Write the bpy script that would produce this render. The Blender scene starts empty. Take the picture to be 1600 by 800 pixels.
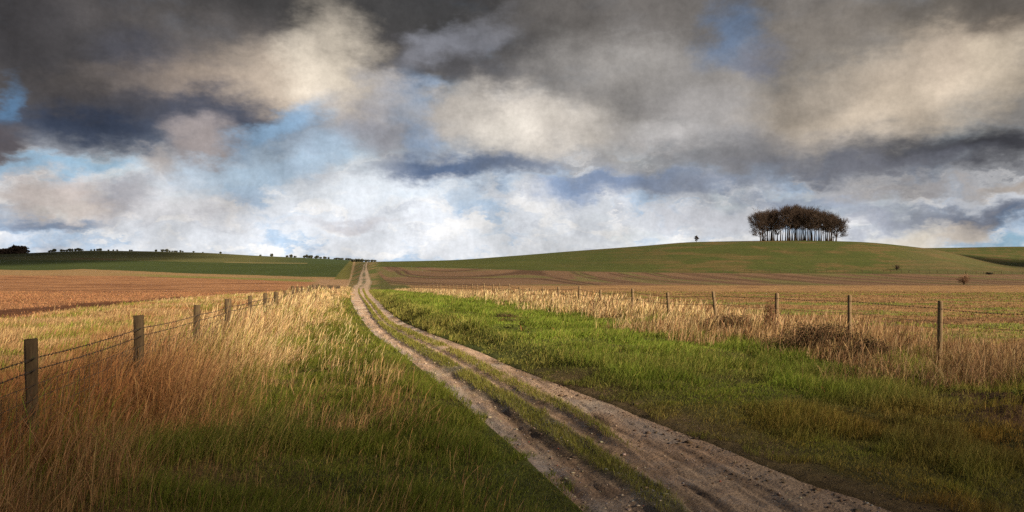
import bpy, math, random
import numpy as np
R = math.radians
scene = bpy.context.scene
COL = scene.collection
rng = np.random.default_rng(7)
random.seed(7)

# ------------------------------------------------------------------ camera
F = 1280.0            # focal length in photo pixels (1600 wide)
HY = 415.0            # photo row of the true horizon
cam_d = bpy.data.cameras.new('camera')
cam = bpy.data.objects.new('camera', cam_d); COL.objects.link(cam)
cam_d.sensor_width = 36.0
cam_d.lens = 36.0 * F / 1600.0
cam_d.shift_y = (HY - 400.0) / 1600.0
cam_d.clip_start = 0.05; cam_d.clip_end = 30000
cam.location = (0, 0, 0)
cam.rotation_euler = (R(90), 0, 0)
scene.camera = cam

# ------------------------------------------------------------------ sun, exposure
SUN_AZ, SUN_EL = 124.0, 25.0       # azimuth clockwise from the viewing direction (+Y)
sd = np.array([math.cos(R(SUN_EL)) * math.sin(R(SUN_AZ)), math.cos(R(SUN_EL)) * math.cos(R(SUN_AZ)), math.sin(R(SUN_EL))])
sun_d = bpy.data.lights.new('sun', 'SUN'); sun_d.energy = 5.0; sun_d.angle = R(0.5); sun_d.color = (1.0, 0.81, 0.57)
sun = bpy.data.objects.new('sun', sun_d); COL.objects.link(sun)
from mathutils import Vector
sun.rotation_euler = Vector(-sd).to_track_quat('-Z', 'Y').to_euler()
sun.location = (30, -10, 40)
scene.view_settings.view_transform = 'Standard'
scene.view_settings.look = 'None'
scene.view_settings.exposure = 0.8
scene.view_settings.gamma = 1.0
EXPM = 2 ** 0.8
scene.cycles.max_bounces = 5
scene.cycles.diffuse_bounces = 3
scene.cycles.transparent_max_bounces = 16
scene.cycles.use_denoising = False

def lin(c):
    out = []
    for v in c:
        v = v / 255.0
        out.append(v / 12.92 if v <= 0.04045 else ((v + 0.055) / 1.055) ** 2.4)
    return out

# ------------------------------------------------------------------ sky
SKY_S = 0.10
world = bpy.data.worlds.new('World'); scene.world = world
world.use_nodes = True
nt = world.node_tree; nt.nodes.clear()
def N(t, **kw):
    n = nt.nodes.new(t)
    for k, v in kw.items(): setattr(n, k, v)
    return n
def L(a, b): nt.links.new(a, b)
def M(op, a, b=None, c=None):
    n = N('ShaderNodeMath', operation=op)
    for i, v in enumerate((a, b, c)):
        if v is None: continue
        if isinstance(v, (int, float)): n.inputs[i].default_value = v
        else: L(v, n.inputs[i])
    return n.outputs[0]
tc = N('ShaderNodeTexCoord')
sep = N('ShaderNodeSeparateXYZ'); L(tc.outputs['Generated'], sep.inputs[0])
az = M('ARCTAN2', sep.outputs[0], sep.outputs[1])
el = M('ARCSINE', sep.outputs[2])
com = N('ShaderNodeCombineXYZ'); L(az, com.inputs[0]); L(M('MULTIPLY', el, 1.9), com.inputs[1])
def noise(vec, scale, detail=5.0, rough=0.55, dist=0.0, lac=2.0):
    n = N('ShaderNodeTexNoise'); n.inputs['Scale'].default_value = scale; n.inputs['Detail'].default_value = detail
    n.inputs['Roughness'].default_value = rough; n.inputs['Distortion'].default_value = dist
    L(vec, n.inputs['Vector']); return n
def vm(op, a, b=None):
    n = N('ShaderNodeVectorMath', operation=op)
    for i, v in enumerate((a, b)):
        if v is None: continue
        if isinstance(v, tuple): n.inputs[i].default_value = v
        else: L(v, n.inputs[i])
    return n.outputs['Vector']
n1 = noise(com.outputs[0], 5.5, 6, 0.6)
n2 = noise(com.outputs[0], 17.0, 5, 0.62)
comP = N('ShaderNodeCombineXYZ'); L(az, comP.inputs[0]); L(el, comP.inputs[1])
d1 = vm('MULTIPLY', vm('SUBTRACT', n1.outputs['Color'], (0.5, 0.5, 0.5)), (0.13, 0.07, 0.0))
d2 = vm('MULTIPLY', vm('SUBTRACT', n2.outputs['Color'], (0.5, 0.5, 0.5)), (0.070, 0.060, 0.0))
P = vm('ADD', vm('ADD', comP.outputs[0], d1), d2)
sky = N('ShaderNodeTexSky', sky_type='NISHITA'); sky.sun_disc = False
sky.sun_elevation = R(SUN_EL); sky.sun_rotation = R(SUN_AZ); sky.air_density = 1.0; sky.dust_density = 0.6
cur = sky.outputs[0]
def mixc(fac, a, b, mode='MIX'):
    n = N('ShaderNodeMix', data_type='RGBA', blend_type=mode); n.clamp_factor = True
    for s, v in ((n.inputs[0], fac), (n.inputs[6], a), (n.inputs[7], b)):
        if isinstance(v, (int, float)): s.default_value = v
        elif isinstance(v, (tuple, list)): s.default_value = (*v[:3], 1)
        else: L(v, s)
    return n.outputs[2]
def skc(c):
    return [v / SKY_S / EXPM for v in lin(c)]
# high veil of cloud over the whole dome, thinner towards the horizon
veil = N('ShaderNodeMapRange', interpolation_type='SMOOTHSTEP'); L(n1.outputs[0], veil.inputs[0])
veil.inputs[1].default_value = 0.28; veil.inputs[2].default_value = 0.50; veil.inputs[3].default_value = 0.55; veil.inputs[4].default_value = 1.0
hgt = N('ShaderNodeMapRange', interpolation_type='SMOOTHSTEP'); L(el, hgt.inputs[0])
hgt.inputs[1].default_value = 0.0; hgt.inputs[2].default_value = 0.26
veilcol = mixc(hgt.outputs[0], skc((216, 220, 227)), skc((64, 63, 67)))
cur = mixc(veil.outputs[0], cur, veilcol)
def blob(px, py, rx, ry, rot, c, alpha, inner=0.15):
    global cur
    a = (px - 800) / F
    azc = math.atan(a); elc = math.atan((HY - py) / F * math.cos(azc))
    m = N('ShaderNodeMapping', vector_type='TEXTURE')
    m.inputs['Location'].default_value = (azc, elc, 0)
    m.inputs['Rotation'].default_value = (0, 0, R(rot))
    m.inputs['Scale'].default_value = (rx / F * math.cos(azc) ** 2 * 1.25, ry / F * math.cos(azc) * 1.25, 1)
    L(P, m.inputs[0])
    ln = N('ShaderNodeVectorMath', operation='LENGTH'); L(m.outputs[0], ln.inputs[0])
    mr = N('ShaderNodeMapRange', interpolation_type='SMOOTHSTEP'); L(ln.outputs['Value'], mr.inputs[0])
    mr.inputs[1].default_value = inner; mr.inputs[2].default_value = 1.15
    mr.inputs[3].default_value = alpha; mr.inputs[4].default_value = 0.0
    cur = mixc(mr.outputs[0], cur, skc(c))
BL = [
 # broad masses
 (600, 345, 440, 85, 0, (226, 230, 236), .9), (800, 395, 600, 26, 0, (226, 228, 232), .8),
 (1060, 120, 330, 150, 0, (150, 146, 143), .9), (1450, 110, 300, 150, 0, (160, 149, 134), .75),
 (300, 60, 420, 110, 0, (104, 99, 97), .9), (40, 60, 190, 140, 0, (66, 64, 66), .9),
 (620, 10, 400, 62, -3, (66, 65, 65), .97), (1000, 15, 230, 50, 0, (116, 111, 107), .8),

]
BL2 = [
 # left masses
 (230, 90, 90, 40, -10, (82, 86, 100), .6),
 (360, 140, 220, 58, 6, (164, 148, 134), .9), (430, 125, 100, 60, 0, (190, 175, 158), .7), (520, 108, 80, 84, 0, (232, 219, 200), .95), (545, 185, 80, 50, 0, (186, 178, 172), .75),
 (160, 200, 250, 52, -3, (56, 66, 86), .96), (340, 180, 170, 40, -8, (68, 76, 94), .9), (240, 165, 120, 30, 0, (78, 80, 90), .7), (110, 140, 130, 40, 0, (80, 76, 76), .8),
 (15, 160, 26, 48, -15, (92, 126, 160), .8), (8, 226, 62, 32, 0, (84, 78, 82), .9),
 (90, 260, 120, 16, 3, (142, 178, 204), .85), (110, 305, 110, 34, -4, (196, 182, 174), .85), (190, 300, 50, 30, 0, (152, 152, 160), .7), (20, 310, 60, 30, 0, (160, 148, 142), .7),
 (70, 340, 110, 13, 0, (104, 118, 142), .75),
 (300, 330, 120, 34, 0, (214, 210, 210), .6),
 (430, 205, 100, 26, 32, (146, 178, 208), .85), (330, 228, 48, 44, 0, (160, 150, 148), .9), (250, 262, 50, 24, 0, (176, 168, 164), .8), (400, 268, 130, 26, 10, (176, 200, 220), .8), (500, 230, 90, 30, 20, (170, 192, 214), .6),
 # centre
 (585, 205, 80, 40, 0, (158, 158, 166), .8), (645, 190, 34, 70, 10, (148, 172, 202), .8), (605, 150, 34, 50, 15, (196, 193, 194), .7),
 (700, 70, 80, 34, 20, (150, 152, 162), .7), (760, 40, 60, 30, 10, (128, 128, 134), .6),
 (745, 128, 85, 28, -4, (92, 91, 94), .85), (690, 185, 60, 36, 0, (196, 188, 180), .7), (830, 190, 160, 50, -6, (218, 209, 198), .95), (790, 205, 70, 30, 0, (232, 224, 212), .6),
 (705, 264, 130, 24, 3, (78, 100, 134), .92), (800, 262, 90, 16, 0, (112, 124, 146), .75),
 (560, 345, 90, 12, 0, (190, 187, 192), .7), (600, 300, 150, 20, 0, (224, 231, 238), .8),
 (960, 285, 120, 20, 4, (120, 140, 172), .85), (1080, 292, 140, 20, 0, (128, 138, 158), .8), (880, 300, 46, 22, 0, (136, 162, 200), .6),
 (1040, 212, 86, 30, -3, (202, 198, 196), .9), (1100, 170, 110, 40, 0, (160, 156, 154), .7),
 (960, 100, 120, 50, 0, (172, 167, 162), .6), (1100, 258, 130, 18, 0, (150, 150, 154), .8),
 # right
 (1155, 42, 62, 46, 35, (104, 130, 164), .7), (1190, 90, 40, 30, 0, (104, 114, 138), .6),
 (1190, 235, 190, 40, 0, (122, 121, 124), .85), (1400, 145, 190, 66, 12, (214, 197, 176), .92), (1480, 80, 160, 50, 14, (190, 174, 156), .7), (1560, 110, 80, 50, 20, (216, 200, 178), .7), (1610, 0, 110, 40, 0, (84, 78, 74), .8),
 (1300, 50, 130, 46, 0, (128, 121, 114), .75), (1290, 150, 130, 40, 10, (166, 155, 142), .7), (1500, 10, 200, 26, 0, (112, 106, 100), .7),
 (1520, 238, 240, 42, 2, (62, 62, 68), .97), (1320, 266, 220, 26, 0, (104, 106, 116), .85),
 (1420, 296, 160, 16, 0, (138, 132, 130), .7), (1240, 316, 130, 15, 0, (124, 138, 162), .7),
 (1130, 345, 160, 22, 0, (204, 205, 211), .8),
 (1550, 330, 150, 20, 0, (84, 94, 116), .85), (1420, 325, 130, 14, 0, (128, 134, 148), .6), (1425, 362, 80, 22, 6, (220, 210, 194), .9), (1510, 350, 50, 14, 20, (196, 182, 166), .7), (1350, 335, 60, 18, 0, (150, 156, 172), .7),
 (1590, 290, 70, 12, 0, (160, 146, 132), .7), (1590, 372, 100, 12, 0, (136, 176, 200), .85),

]
for b in BL: blob(*b)
# broken low cloud: thin blue showing between small pale and grey billows
low = N('ShaderNodeMapRange', interpolation_type='SMOOTHSTEP'); L(el, low.inputs[0])
low.inputs[1].default_value = .06; low.inputs[2].default_value = .17; low.inputs[3].default_value = 1; low.inputs[4].default_value = 0
sq = N('ShaderNodeVectorMath', operation='MULTIPLY'); L(P, sq.inputs[0]); sq.inputs[1].default_value = (1, 2.3, 1)
def lowlayer(scale, a, b_, amt, colr, seed):
    global cur
    o_ = vm('ADD', sq.outputs[0], (seed, seed * .7, 0))
    nn = noise(o_, scale, 5, .58)
    f = N('ShaderNodeMapRange', interpolation_type='SMOOTHSTEP'); L(nn.outputs[0], f.inputs[0])
    f.inputs[1].default_value = a; f.inputs[2].default_value = b_; f.inputs[3].default_value = 0; f.inputs[4].default_value = amt
    cur = mixc(M('MULTIPLY', f.outputs[0], low.outputs[0]), cur, skc(colr))
lowlayer(9, .50, .64, .75, (166, 194, 222), 3.1)
lowlayer(13, .54, .70, .5, (168, 172, 184), 7.7)
lowlayer(16, .50, .62, .8, (242, 240, 238), 11.3)
for b in BL2: blob(*b)
# soft modelling inside the clouds
n3 = noise(comP.outputs[0], 8.5, 10, 0.60, 0.0)
mod = N('ShaderNodeMapRange'); L(n3.outputs[0], mod.inputs[0])
mod.inputs[1].default_value = 0.3; mod.inputs[2].default_value = 0.7; mod.inputs[3].default_value = 0.60; mod.inputs[4].default_value = 1.36
n4 = noise(comP.outputs[0], 170.0, 3, 0.7, 0.0)
mod2 = N('ShaderNodeMapRange'); L(n4.outputs[0], mod2.inputs[0])
mod2.inputs[1].default_value = 0.3; mod2.inputs[2].default_value = 0.7; mod2.inputs[3].default_value = 0.93; mod2.inputs[4].default_value = 1.07
mm = M('MULTIPLY', mod.outputs[0], mod2.outputs[0])
cc = N('ShaderNodeCombineXYZ')
for i in range(3): L(mm, cc.inputs[i])
cur = mixc(1.0, cur, cc.outputs[0], 'MULTIPLY')
bg = N('ShaderNodeBackground'); bg.inputs[1].default_value = SKY_S
L(cur, bg.inputs[0])
wo = N('ShaderNodeOutputWorld'); L(bg.outputs[0], wo.inputs[0])

# ------------------------------------------------------------------ numpy helpers
def _h(ix, iy, seed):
    n = (ix.astype(np.int64) * 374761393 + iy.astype(np.int64) * 668265263 + seed * 1442695041) & 0xffffffff
    n = ((n ^ (n >> 13)) * 1274126177) & 0xffffffff
    n = n ^ (n >> 16)
    return (n & 0xffffff) / float(0xffffff)
def vn(x, y, seed=0):
    x = np.asarray(x, float); y = np.asarray(y, float)
    ix = np.floor(x); iy = np.floor(y); fx = x - ix; fy = y - iy
    fx = fx * fx * (3 - 2 * fx); fy = fy * fy * (3 - 2 * fy)
    a = _h(ix, iy, seed); b = _h(ix + 1, iy, seed); c = _h(ix, iy + 1, seed); d = _h(ix + 1, iy + 1, seed)
    return (a * (1 - fx) + b * fx) * (1 - fy) + (c * (1 - fx) + d * fx) * fy
def fbm(x, y, seed=0, o=4, g=0.5):
    s = 0; a = 1; t = 0
    for i in range(o):
        s = s + a * vn(x * 2 ** i + 17.3 * i, y * 2 ** i - 9.1 * i, seed + i); t += a; a *= g
    return s / t
def sm(x, a, b):
    t = np.clip((x - a) / (b - a), 0, 1); return t * t * (3 - 2 * t)
def mixa(a, b, t):
    return np.asarray(a) * (1 - t)[..., None] + np.asarray(b) * t[..., None]
def herm(xk, yk, x):
    """cubic Hermite with limited slopes; yk is (K,) or (K,N) with x (N,)"""
    xk = np.asarray(xk, float); yk = np.asarray(yk, float)
    K = len(xk); d = (yk[1:] - yk[:-1]) / ((xk[1:] - xk[:-1]) if yk.ndim == 1 else (xk[1:] - xk[:-1])[:, None])
    m = np.zeros_like(yk); m[0] = d[0]; m[-1] = d[-1]
    a, b = d[:-1], d[1:]
    m[1:-1] = np.where(a * b > 0, 2 * a * b / (a + b + 1e-12 * np.sign(a + b + 1e-30)), 0)
    x = np.clip(x, xk[0], xk[-1]); i = np.clip(np.searchsorted(xk, x, side='right') - 1, 0, K - 2)
    h = xk[i + 1] - xk[i]; t = (x - xk[i]) / h
    if yk.ndim == 1: y0, y1, m0, m1 = yk[i], yk[i + 1], m[i], m[i + 1]
    else:
        j = np.arange(len(x)); y0, y1, m0, m1 = yk[i, j], yk[i + 1, j], m[i, j], m[i + 1, j]
    return (2*t**3 - 3*t**2 + 1)*y0 + (t**3 - 2*t**2 + t)*h*m0 + (-2*t**3 + 3*t**2)*y1 + (t**3 - t**2)*h*m1

# ------------------------------------------------------------------ terrain height
PXC = [-700, 0, 150, 300, 400, 540, 580, 700, 800, 900, 1000, 1088, 1240, 1330, 1450, 1600, 2300]
YK = [200, 250, 300, 350, 400, 450, 500, 600, 800, 1100, 1300, 2200, 9000]
TAB = {
 -700:[444,438,432,427,423,420,417,412,404,396,398,404,411],
 0:   [444,437,431,426,422,419,416,411,404,396.5,399,405,411],
 150: [445,438,432,427,423,419,416,410,401,392,395,403,411],
 300: [445,439,434,430,426,421,417,410,401,394.5,397,405,411],
 400: [445,440,436,432,427,422,418,411,403.5,399.5,401,407,411],
 540: [445,440,434,429,424,419,415,410.2,407.6,406.6,408,410,412],
 580: [444,436,429,422,416,411,409.3,409,410,410.5,411,412,413],
 700: [444,436,429,422,415,409.5,406.6,408,410,411,411,412,413],
 800: [444,437,430,420,411,404,400,402,406,409,410,412,413],
 900: [444,437,429,417,406,396.5,392,394,400,405,408,412,413],
 1000:[443.5,436,427.5,412,399,389,384.5,387,395,402,406,411,413],
 1088:[443.5,436,427,410,394,383,378,381,391,400,404,411,413],
 1240:[444,436,426.5,407,391,380.5,376,379,388,392,400,410,413],
 1330:[444,436,427,408,392,382,377.5,381,389,390,398,409,413],
 1450:[444,436,428,414,400,391.5,388.5,391,394,388,392,405,412],
 1600:[444,436,430,424,419.5,417.3,416.6,416.8,402,385.5,389,401,411],
 2300:[444,437,432,428,424,422,420,415,400,384,388,399,411]}
TABA = np.array([TAB[p] for p in PXC]).T      # (knots, columns)
NEARY = [0, 8, 15, 30, 45, 80, 110, 136, 160]
NEARZ = [-1.7, -1.7, -1.7, -1.86, -2.08, -2.92, -3.66, -4.24, -4.5]
ALLY = np.array(NEARY + YK, float)
def polar(x, y):
    phi = np.clip(np.arctan2(x, y), R(-50), R(50))
    r = np.hypot(x, y)
    yd = np.maximum(r * np.cos(phi), 0)
    back = (np.abs(np.arctan2(x, y)) > R(50))
    return np.where(back, phi, np.arctan2(x, y)), np.where(back, r * math.cos(R(50)), yd)
def hsmooth(x, y):
    x = np.asarray(x, float).ravel(); y = np.asarray(y, float).ravel()
    phi, yd = polar(x, y)
    px = 800 + F * np.tan(phi)
    rows = [herm(PXC, TABA[k], px) for k in range(len(YK))]
    zz = [np.full(len(x), z) for z in NEARZ] + [-(rows[k] - HY) / F * YK[k] for k in range(len(YK))]
    return herm(np.sqrt(ALLY), np.array(zz), np.sqrt(yd))
def lat(x, y): return x + 0.189 * y          # sideways distance from the line of the track

# track edges traced as ground points: photo row -> left edge, strip 1, strip 2, right edge
_yy = np.linspace(3.0, 175, 4000); _row = HY - hsmooth(-0.189 * _yy, _yy) / _yy * F
def row2y(r): return float(np.interp(-r, -_row, _yy))
TR = [ # row, left, strip1 L,R, strip2 L,R, right
 (451, 552, 560, 562, 566, 569, 577),
 (458, 549, 560, 562, 568, 571, 580),
 (466, 545, 566, 568, 573, 577, 590),
 (480, 549, 575, 579, 585, 590, 607),
 (500, 561, 588, 596, 601, 609, 636),
 (520, 577, 610, 626, 636, 656, 685),
 (550, 618, 659, 688, 704, 727, 768),
 (575, 648, 700, 731, 749, 778, 828),
 (600, 678, 740, 776, 797, 827, 896),
 (650, 734, 820, 868, 902, 926, 1030),
 (700, 789, 893, 946, 986, 1000, 1160),
 (750, 840, 968, 1020, 1075, 1080, 1290),
 (800, 891, 1030, 1076, 1150, 1152, 1440),
 (980, 1075, 1260, 1300, 1450, 1452, 1900)]
far_t = [ # beyond the dip: depth, left px, right px
 (185, 553, 578), (200, 558, 579.5), (230, 560, 579.5), (270, 561, 577.5), (320, 563, 575.5), (370, 566.5, 573.5), (420, 568, 573.5), (470, 571, 574.5), (560, 574, 577)]
ty, te = [], []
for r, *e in TR[::-1]:
    yv = row2y(r) if r < 900 else 3.2
    ty.append(yv); te.append([(p - 558.1) / F * yv for p in e])
for yv, a, b in far_t:
    w = b - a
    e = [a, a + .36*w, a + .56*w, a + .58*w, a + .60*w, b]
    ty.append(yv); te.append([(p - 558.1) / F * yv for p in e])
ty = np.array(ty); te = np.array(te)
# straighten behind the viewer
ty = np.concatenate([[-30], ty]); te = np.concatenate([te[:1], te])
def edges(y):
    return np.stack([herm(ty, te[:, k], y) for k in range(6)], -1)

def ground_z(x, y, detail=True):
    sh = np.asarray(x).shape
    x = np.asarray(x, float).ravel(); y = np.asarray(y, float).ravel()
    z = hsmooth(x, y)
    s = lat(x, y)
    e = edges(np.clip(y, -30, 560))
    nearf = 1 - sm(y, 150, 190)
    # bank to the right of the track
    bh = np.interp(y, [-5, 7, 12, 20, 60, 110, 150], [.01, .02, .11, .28, .36, .30, 0])
    rr = s - e[:, 5]
    z = z + bh * sm(rr, -0.12, 0.75) * (1 - 0.6 * sm(rr, 1.0, 5.5)) * nearf
    # left verge a touch proud of the track
    ll = e[:, 0] - s
    z = z + 0.05 * sm(ll, -0.05, .5) * nearf * (y > -5)
    z = z - 0.35 * sm(-s, 11.0, 14.0) * nearf          # ploughed land lies a little lower
    # lumps of the verge
    nm = nearf * (sm(rr, 0, 1) + sm(ll, 0, 1))
    z = z + nm * ((fbm(x * .8, y * .8, 5, 3) - .5) * .16 + (fbm(x * 3.1, y * 3.1, 9, 2) - .5) * .06)
    # soil heap at the right
    q = ((x - 6.05) / 1.25) ** 2 + ((y - 9.0) / 1.5) ** 2
    z = z + np.exp(-q * 1.1) * (.18 + .24 * (fbm(x * 3.4, y * 3.4, 31, 4) - .5))
    far = sm(y, 190, 500)
    z = z + far * (fbm(x / 60, y / 60, 3, 3) - .5) * 1.2 * np.clip(1 - sm(y, 430, 480) * .8, 0, 1)
    return z.reshape(sh)

# ------------------------------------------------------------------ colours of the ground
def ground_col(x, y):
    x = x.ravel(); y = y.ravel(); s = lat(x, y)
    phi, yd = polar(x, y); px = 800 + F * np.tan(phi)
    z = hsmooth(x, y); row = HY - z / np.maximum(yd, 1) * F
    e = edges(np.clip(y, -30, 560)); rr = s - e[:, 5]; ll = e[:, 0] - s
    n = fbm(x * .35, y * .35, 41, 4); nf = fbm(x * 2.2, y * 2.2, 43, 3)
    soil = np.array([.11, .075, .04]); green = np.array([.085, .11, .028])
    c = mixa(soil, green, np.clip(n * 1.2, 0, 1))
    mud = np.maximum(1 - sm(rr + (fbm(x * 2, y * 2, 45, 3) - .5) * .7, .0, .6), 0) * (rr > -.5) * (1 - sm(yd, 10, 15))
    c = mixa(c, [.20, .135, .085], mud * .6)
    reg = np.zeros(len(x), int)                       # 0 verge
    dry = np.array([.42, .29, .14])
    # left: tall dry grass land, then ploughed field
    t = sm(ll, 1.5, 3); c = mixa(c, np.array([.30, .20, .10]), t * .8)[...]
    c = c * 1.0
    # tan hollow grass by the dip
    nearf = (yd < 190)
    # left ploughed field
    Lf = sm(-s, 10.6, 11.6)
    br = mixa([.29, .145, .075], [.42, .225, .115], fbm(x / 9, y / 5, 51, 3))
    br = mixa(br, [.20, .095, .05], sm(fbm(x / 14 + 3, y / 3.2, 53, 3), .52, .68))
    db = np.clip(1 - np.abs(-s - 15.5 - 3 * fbm(x / 8, y / 8, 57, 2)) / 3.6, 0, 1)
    br = mixa(br, [.125, .055, .028], np.minimum(db * 1.5, 1) * (yd < 90))
    c = mixa(c, br, Lf * (yd < 420)); reg[(s < -11.1)] = 1
    # right stubble field
    Rf = sm(s, 10.6, 12.0)
    st = mixa([.26, .155, .075], [.40, .25, .12], fbm(x / 5, y / 3, 61, 3))
    st = mixa(st, [.17, .20, .05], sm(fbm(x / 9 + 9, (y + .3 * x) / 2.2, 63, 3), .50, .62) * .8 * (yd < 110))
    st = mixa(st, [.16, .09, .05], sm(fbm(x / 10 - 5, (y - .2 * x) / 2.6, 65, 3), .60, .70) * .7)
    c = mixa(c, st, Rf); reg[(s > 11.3)] = 2
    # darker brown field rising to the right of the far track
    t = sm(yd, 178, 196) * (s > 8)
    bf = mixa([.145, .090, .056], [.205, .130, .082], fbm(x / 18, y / 18, 71, 3))
    k = x + y * (.05 + .17 * sm(-x, -20, 40)) + 6 * fbm(x / 60, y / 60, 73, 2)
    ph = (k / 13.0) % 1.0
    ln = np.clip(1.5 - np.abs(ph - .28) / .07, 0, 1) + np.clip(1.5 - np.abs(ph - .52) / .07, 0, 1)
    gr = sm(fbm(k / 5.0, y / 60, 75, 2), .52, .64)
    bf = mixa(bf, [.13, .145, .045], gr * .6)
    bf = mixa(bf, [.085, .05, .032], np.clip(ln, 0, 1) * .85 * sm(fbm(x / 40, y / 40, 79, 2), .25, .45))
    c = mixa(c, bf, t)
    # green downs beyond
    bR = np.interp(px, [560, 600, 700, 800, 950, 1200, 1600], [417, 417.5, 418.5, 421.5, 424.5, 427, 429.5])
    tg = sm(-(row + (fbm(x / 9, y / 9, 81, 2) - .5) * .8), -bR - .6, -bR + .6) * (yd > 200) * (px > 583)
    hg = mixa([.060, .078, .019], [.095, .104, .029], fbm(x / 30, y / 30, 83, 4))
    hg = mixa(hg, [.15, .105, .045], sm(fbm(x / 11, y / 16, 85, 4), .44, .64) * .8 * sm(px, 780, 1150))
    hg = mixa(hg, [.06, .085, .02], sm(fbm(x / 45, row / 1.5, 86, 3), .5, .62) * .6)
    hg = mixa(hg, [.05, .07, .02], np.clip(1 - np.abs(row - bR + 1.0) / 1.0, 0, 1) * .6)
    c = mixa(c, hg, tg); reg[tg > .5] = 3
    c = mixa(c, [.14, .115, .06], tg * sm(px, 1380, 1440) * (yd < 560) * .35)
    # left: fringe, dark green, light green
    bl = np.interp(px, [-400, 0, 80, 130, 200, 300, 400, 470, 530, 560], [422, 421, 421.5, 420, 423.5, 427.5, 430.5, 432.5, 433, 433])
    b2 = np.interp(px, [-400, 0, 200, 300, 400, 480, 560], [431, 430, 431, 434.5, 437, 440.5, 441])
    jit = (fbm(x / 4, y / 6, 87, 3) - .5) * 1.8
    lf = (px < 556 + (433 - np.clip(row, 400, 460)) * -.3) & (yd > 190)
    t = sm(-(row + jit), -b2 - .5, -b2 + .5) * lf
    fr = mixa([.30, .20, .10], [.20, .20, .06], np.clip(sm(row, bl.mean() - 100, bl.mean() + 100) * 0 + sm(row - bl, 3.0, 5.0) * sm(px, 150, 300), 0, 1))
    c = mixa(c, fr, t)
    t2 = sm(-(row + jit * .5), -bl - .4, -bl + .4) * lf
    dg = mixa([.042, .064, .018], [.062, .086, .024], fbm(x / 25, y / 25, 89, 3))
    c = mixa(c, dg, t2)
    b3 = np.interp(px, [-400, 0, 200, 400, 560], [406.5, 406, 407, 411.5, 413])
    t3 = sm(-(row + jit * .3), -b3 - .3, -b3 + .3) * lf
    lg = mixa([.095, .105, .036], [.125, .125, .048], fbm(x / 40, y / 60, 91, 3))
    lg = mixa(lg, [.055, .082, .03], sm(px, 380, 500))
    c = mixa(c, lg, t3)
    tan = np.clip(1 - np.abs(row - b3 + .9) / .9, 0, 1) * ((px > 350) & (px < 480)) * .8
    c = mixa(c, [.30, .24, .12], tan * lf)
    red = np.clip(1 - np.abs(row - np.interp(px, [110, 130, 180], [405.5, 404, 405.5])) / 1.3, 0, 1) * ((px > 112) & (px < 182))
    c = mixa(c, [.13, .065, .045], red * .7 * lf)
    reg[(t2 > .5)] = 3
    # grassy land either side of the far track
    lp = np.interp(row, [409, 420, 432, 446, 452], [553.5, 551.5, 548.5, 543.5, 536])
    gb = np.interp(row, [404, 436], [549.5, 522])
    t5 = sm(px, gb - 1.5, gb + 1.5) * (px < lp + 2) * (yd > 190) * (row > 404) * (row < 437)
    c = mixa(c, mixa([.12, .125, .03], [.15, .14, .045], fbm(x / 6, y / 6, 97, 2)), t5)
    t6 = sm(px, 480, 500) * (px < lp + 2) * (yd > 120) * sm(row + jit, 435, 437.5)
    c = mixa(c, mixa([.36, .24, .14], [.30, .19, .12], fbm(x / 4, y / 4, 98, 2)), t6)
    t4 = ((px < 600) & (yd > 150)) * sm(px, lp - .5, lp + .5) * sm(-px, -598, -584)
    gg = mixa([.15, .13, .05], [.24, .17, .09], fbm(x / 3, y / 12, 93, 3))
    gg = mixa(gg, [.10, .12, .035], sm(fbm(x / 2.4 + 7, y / 30, 95, 2), .45, .6))
    c = mixa(c, gg, t4 * (row > 408)); 
    c = mixa(c, [.42, .29, .18], np.clip(1.6 - np.abs(px - lp) / 1.4, 0, 1) * (yd > 170) * (row > 408) * .8)
    # soil heap
    q = ((x - 6.05) / 1.25) ** 2 + ((y - 9.0) / 1.5) ** 2
    c = mixa(c, mixa([.075, .042, .026], [.13, .085, .05], fbm(x * 5, y * 5, 33, 3)), sm(-q, -1.6, -.8))
    c = c * (.86 + .28 * nf)[:, None]
    reg[(yd > 700) & (px > 1400)] = 4
    reg[(reg == 0) & (yd > 700)] = 3
    return np.clip(c, 0.005, .8), reg

# ------------------------------------------------------------------ mesh and material helpers
def np_mesh(name, V, quads=None, tris=None, col=None, smooth=False):
    me = bpy.data.meshes.new(name)
    V = np.asarray(V, np.float32)
    nq = 0 if quads is None else len(quads); ntr = 0 if tris is None else len(tris)
    me.vertices.add(len(V)); me.vertices.foreach_set('co', V.ravel())
    idx = []
    if nq: idx.append(np.asarray(quads, np.int32).ravel())
    if ntr: idx.append(np.asarray(tris, np.int32).ravel())
    idx = np.concatenate(idx)
    me.loops.add(len(idx)); me.loops.foreach_set('vertex_index', idx)
    tot = np.concatenate([np.full(nq, 4, np.int32), np.full(ntr, 3, np.int32)])
    start = np.concatenate([[0], np.cumsum(tot)[:-1]]).astype(np.int32)
    me.polygons.add(nq + ntr); me.polygons.foreach_set('loop_start', start)
    if smooth: me.polygons.foreach_set('use_smooth', np.ones(nq + ntr, bool))
    me.update(calc_edges=True)
    if col is not None:
        at = me.color_attributes.new('Col', 'FLOAT_COLOR', 'POINT')
        c = np.ones((len(V), 4), np.float32); c[:, :3] = col
        at.data.foreach_set('color', c.ravel())
    return me
def link(name, me, mat=None, parent=None, loc=None):
    o = bpy.data.objects.new(name, me); COL.objects.link(o)
    if mat is not None and me is not None and not me.materials: me.materials.append(mat)
    if parent is not None: o.parent = parent
    if loc is not None: o.location = loc
    return o
def tag(o, label=None, cat=None, group=None, kind=None):
    if label: o['label'] = label
    if cat: o['category'] = cat
    if group: o['group'] = group
    if kind: o['kind'] = kind
    return o

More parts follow.
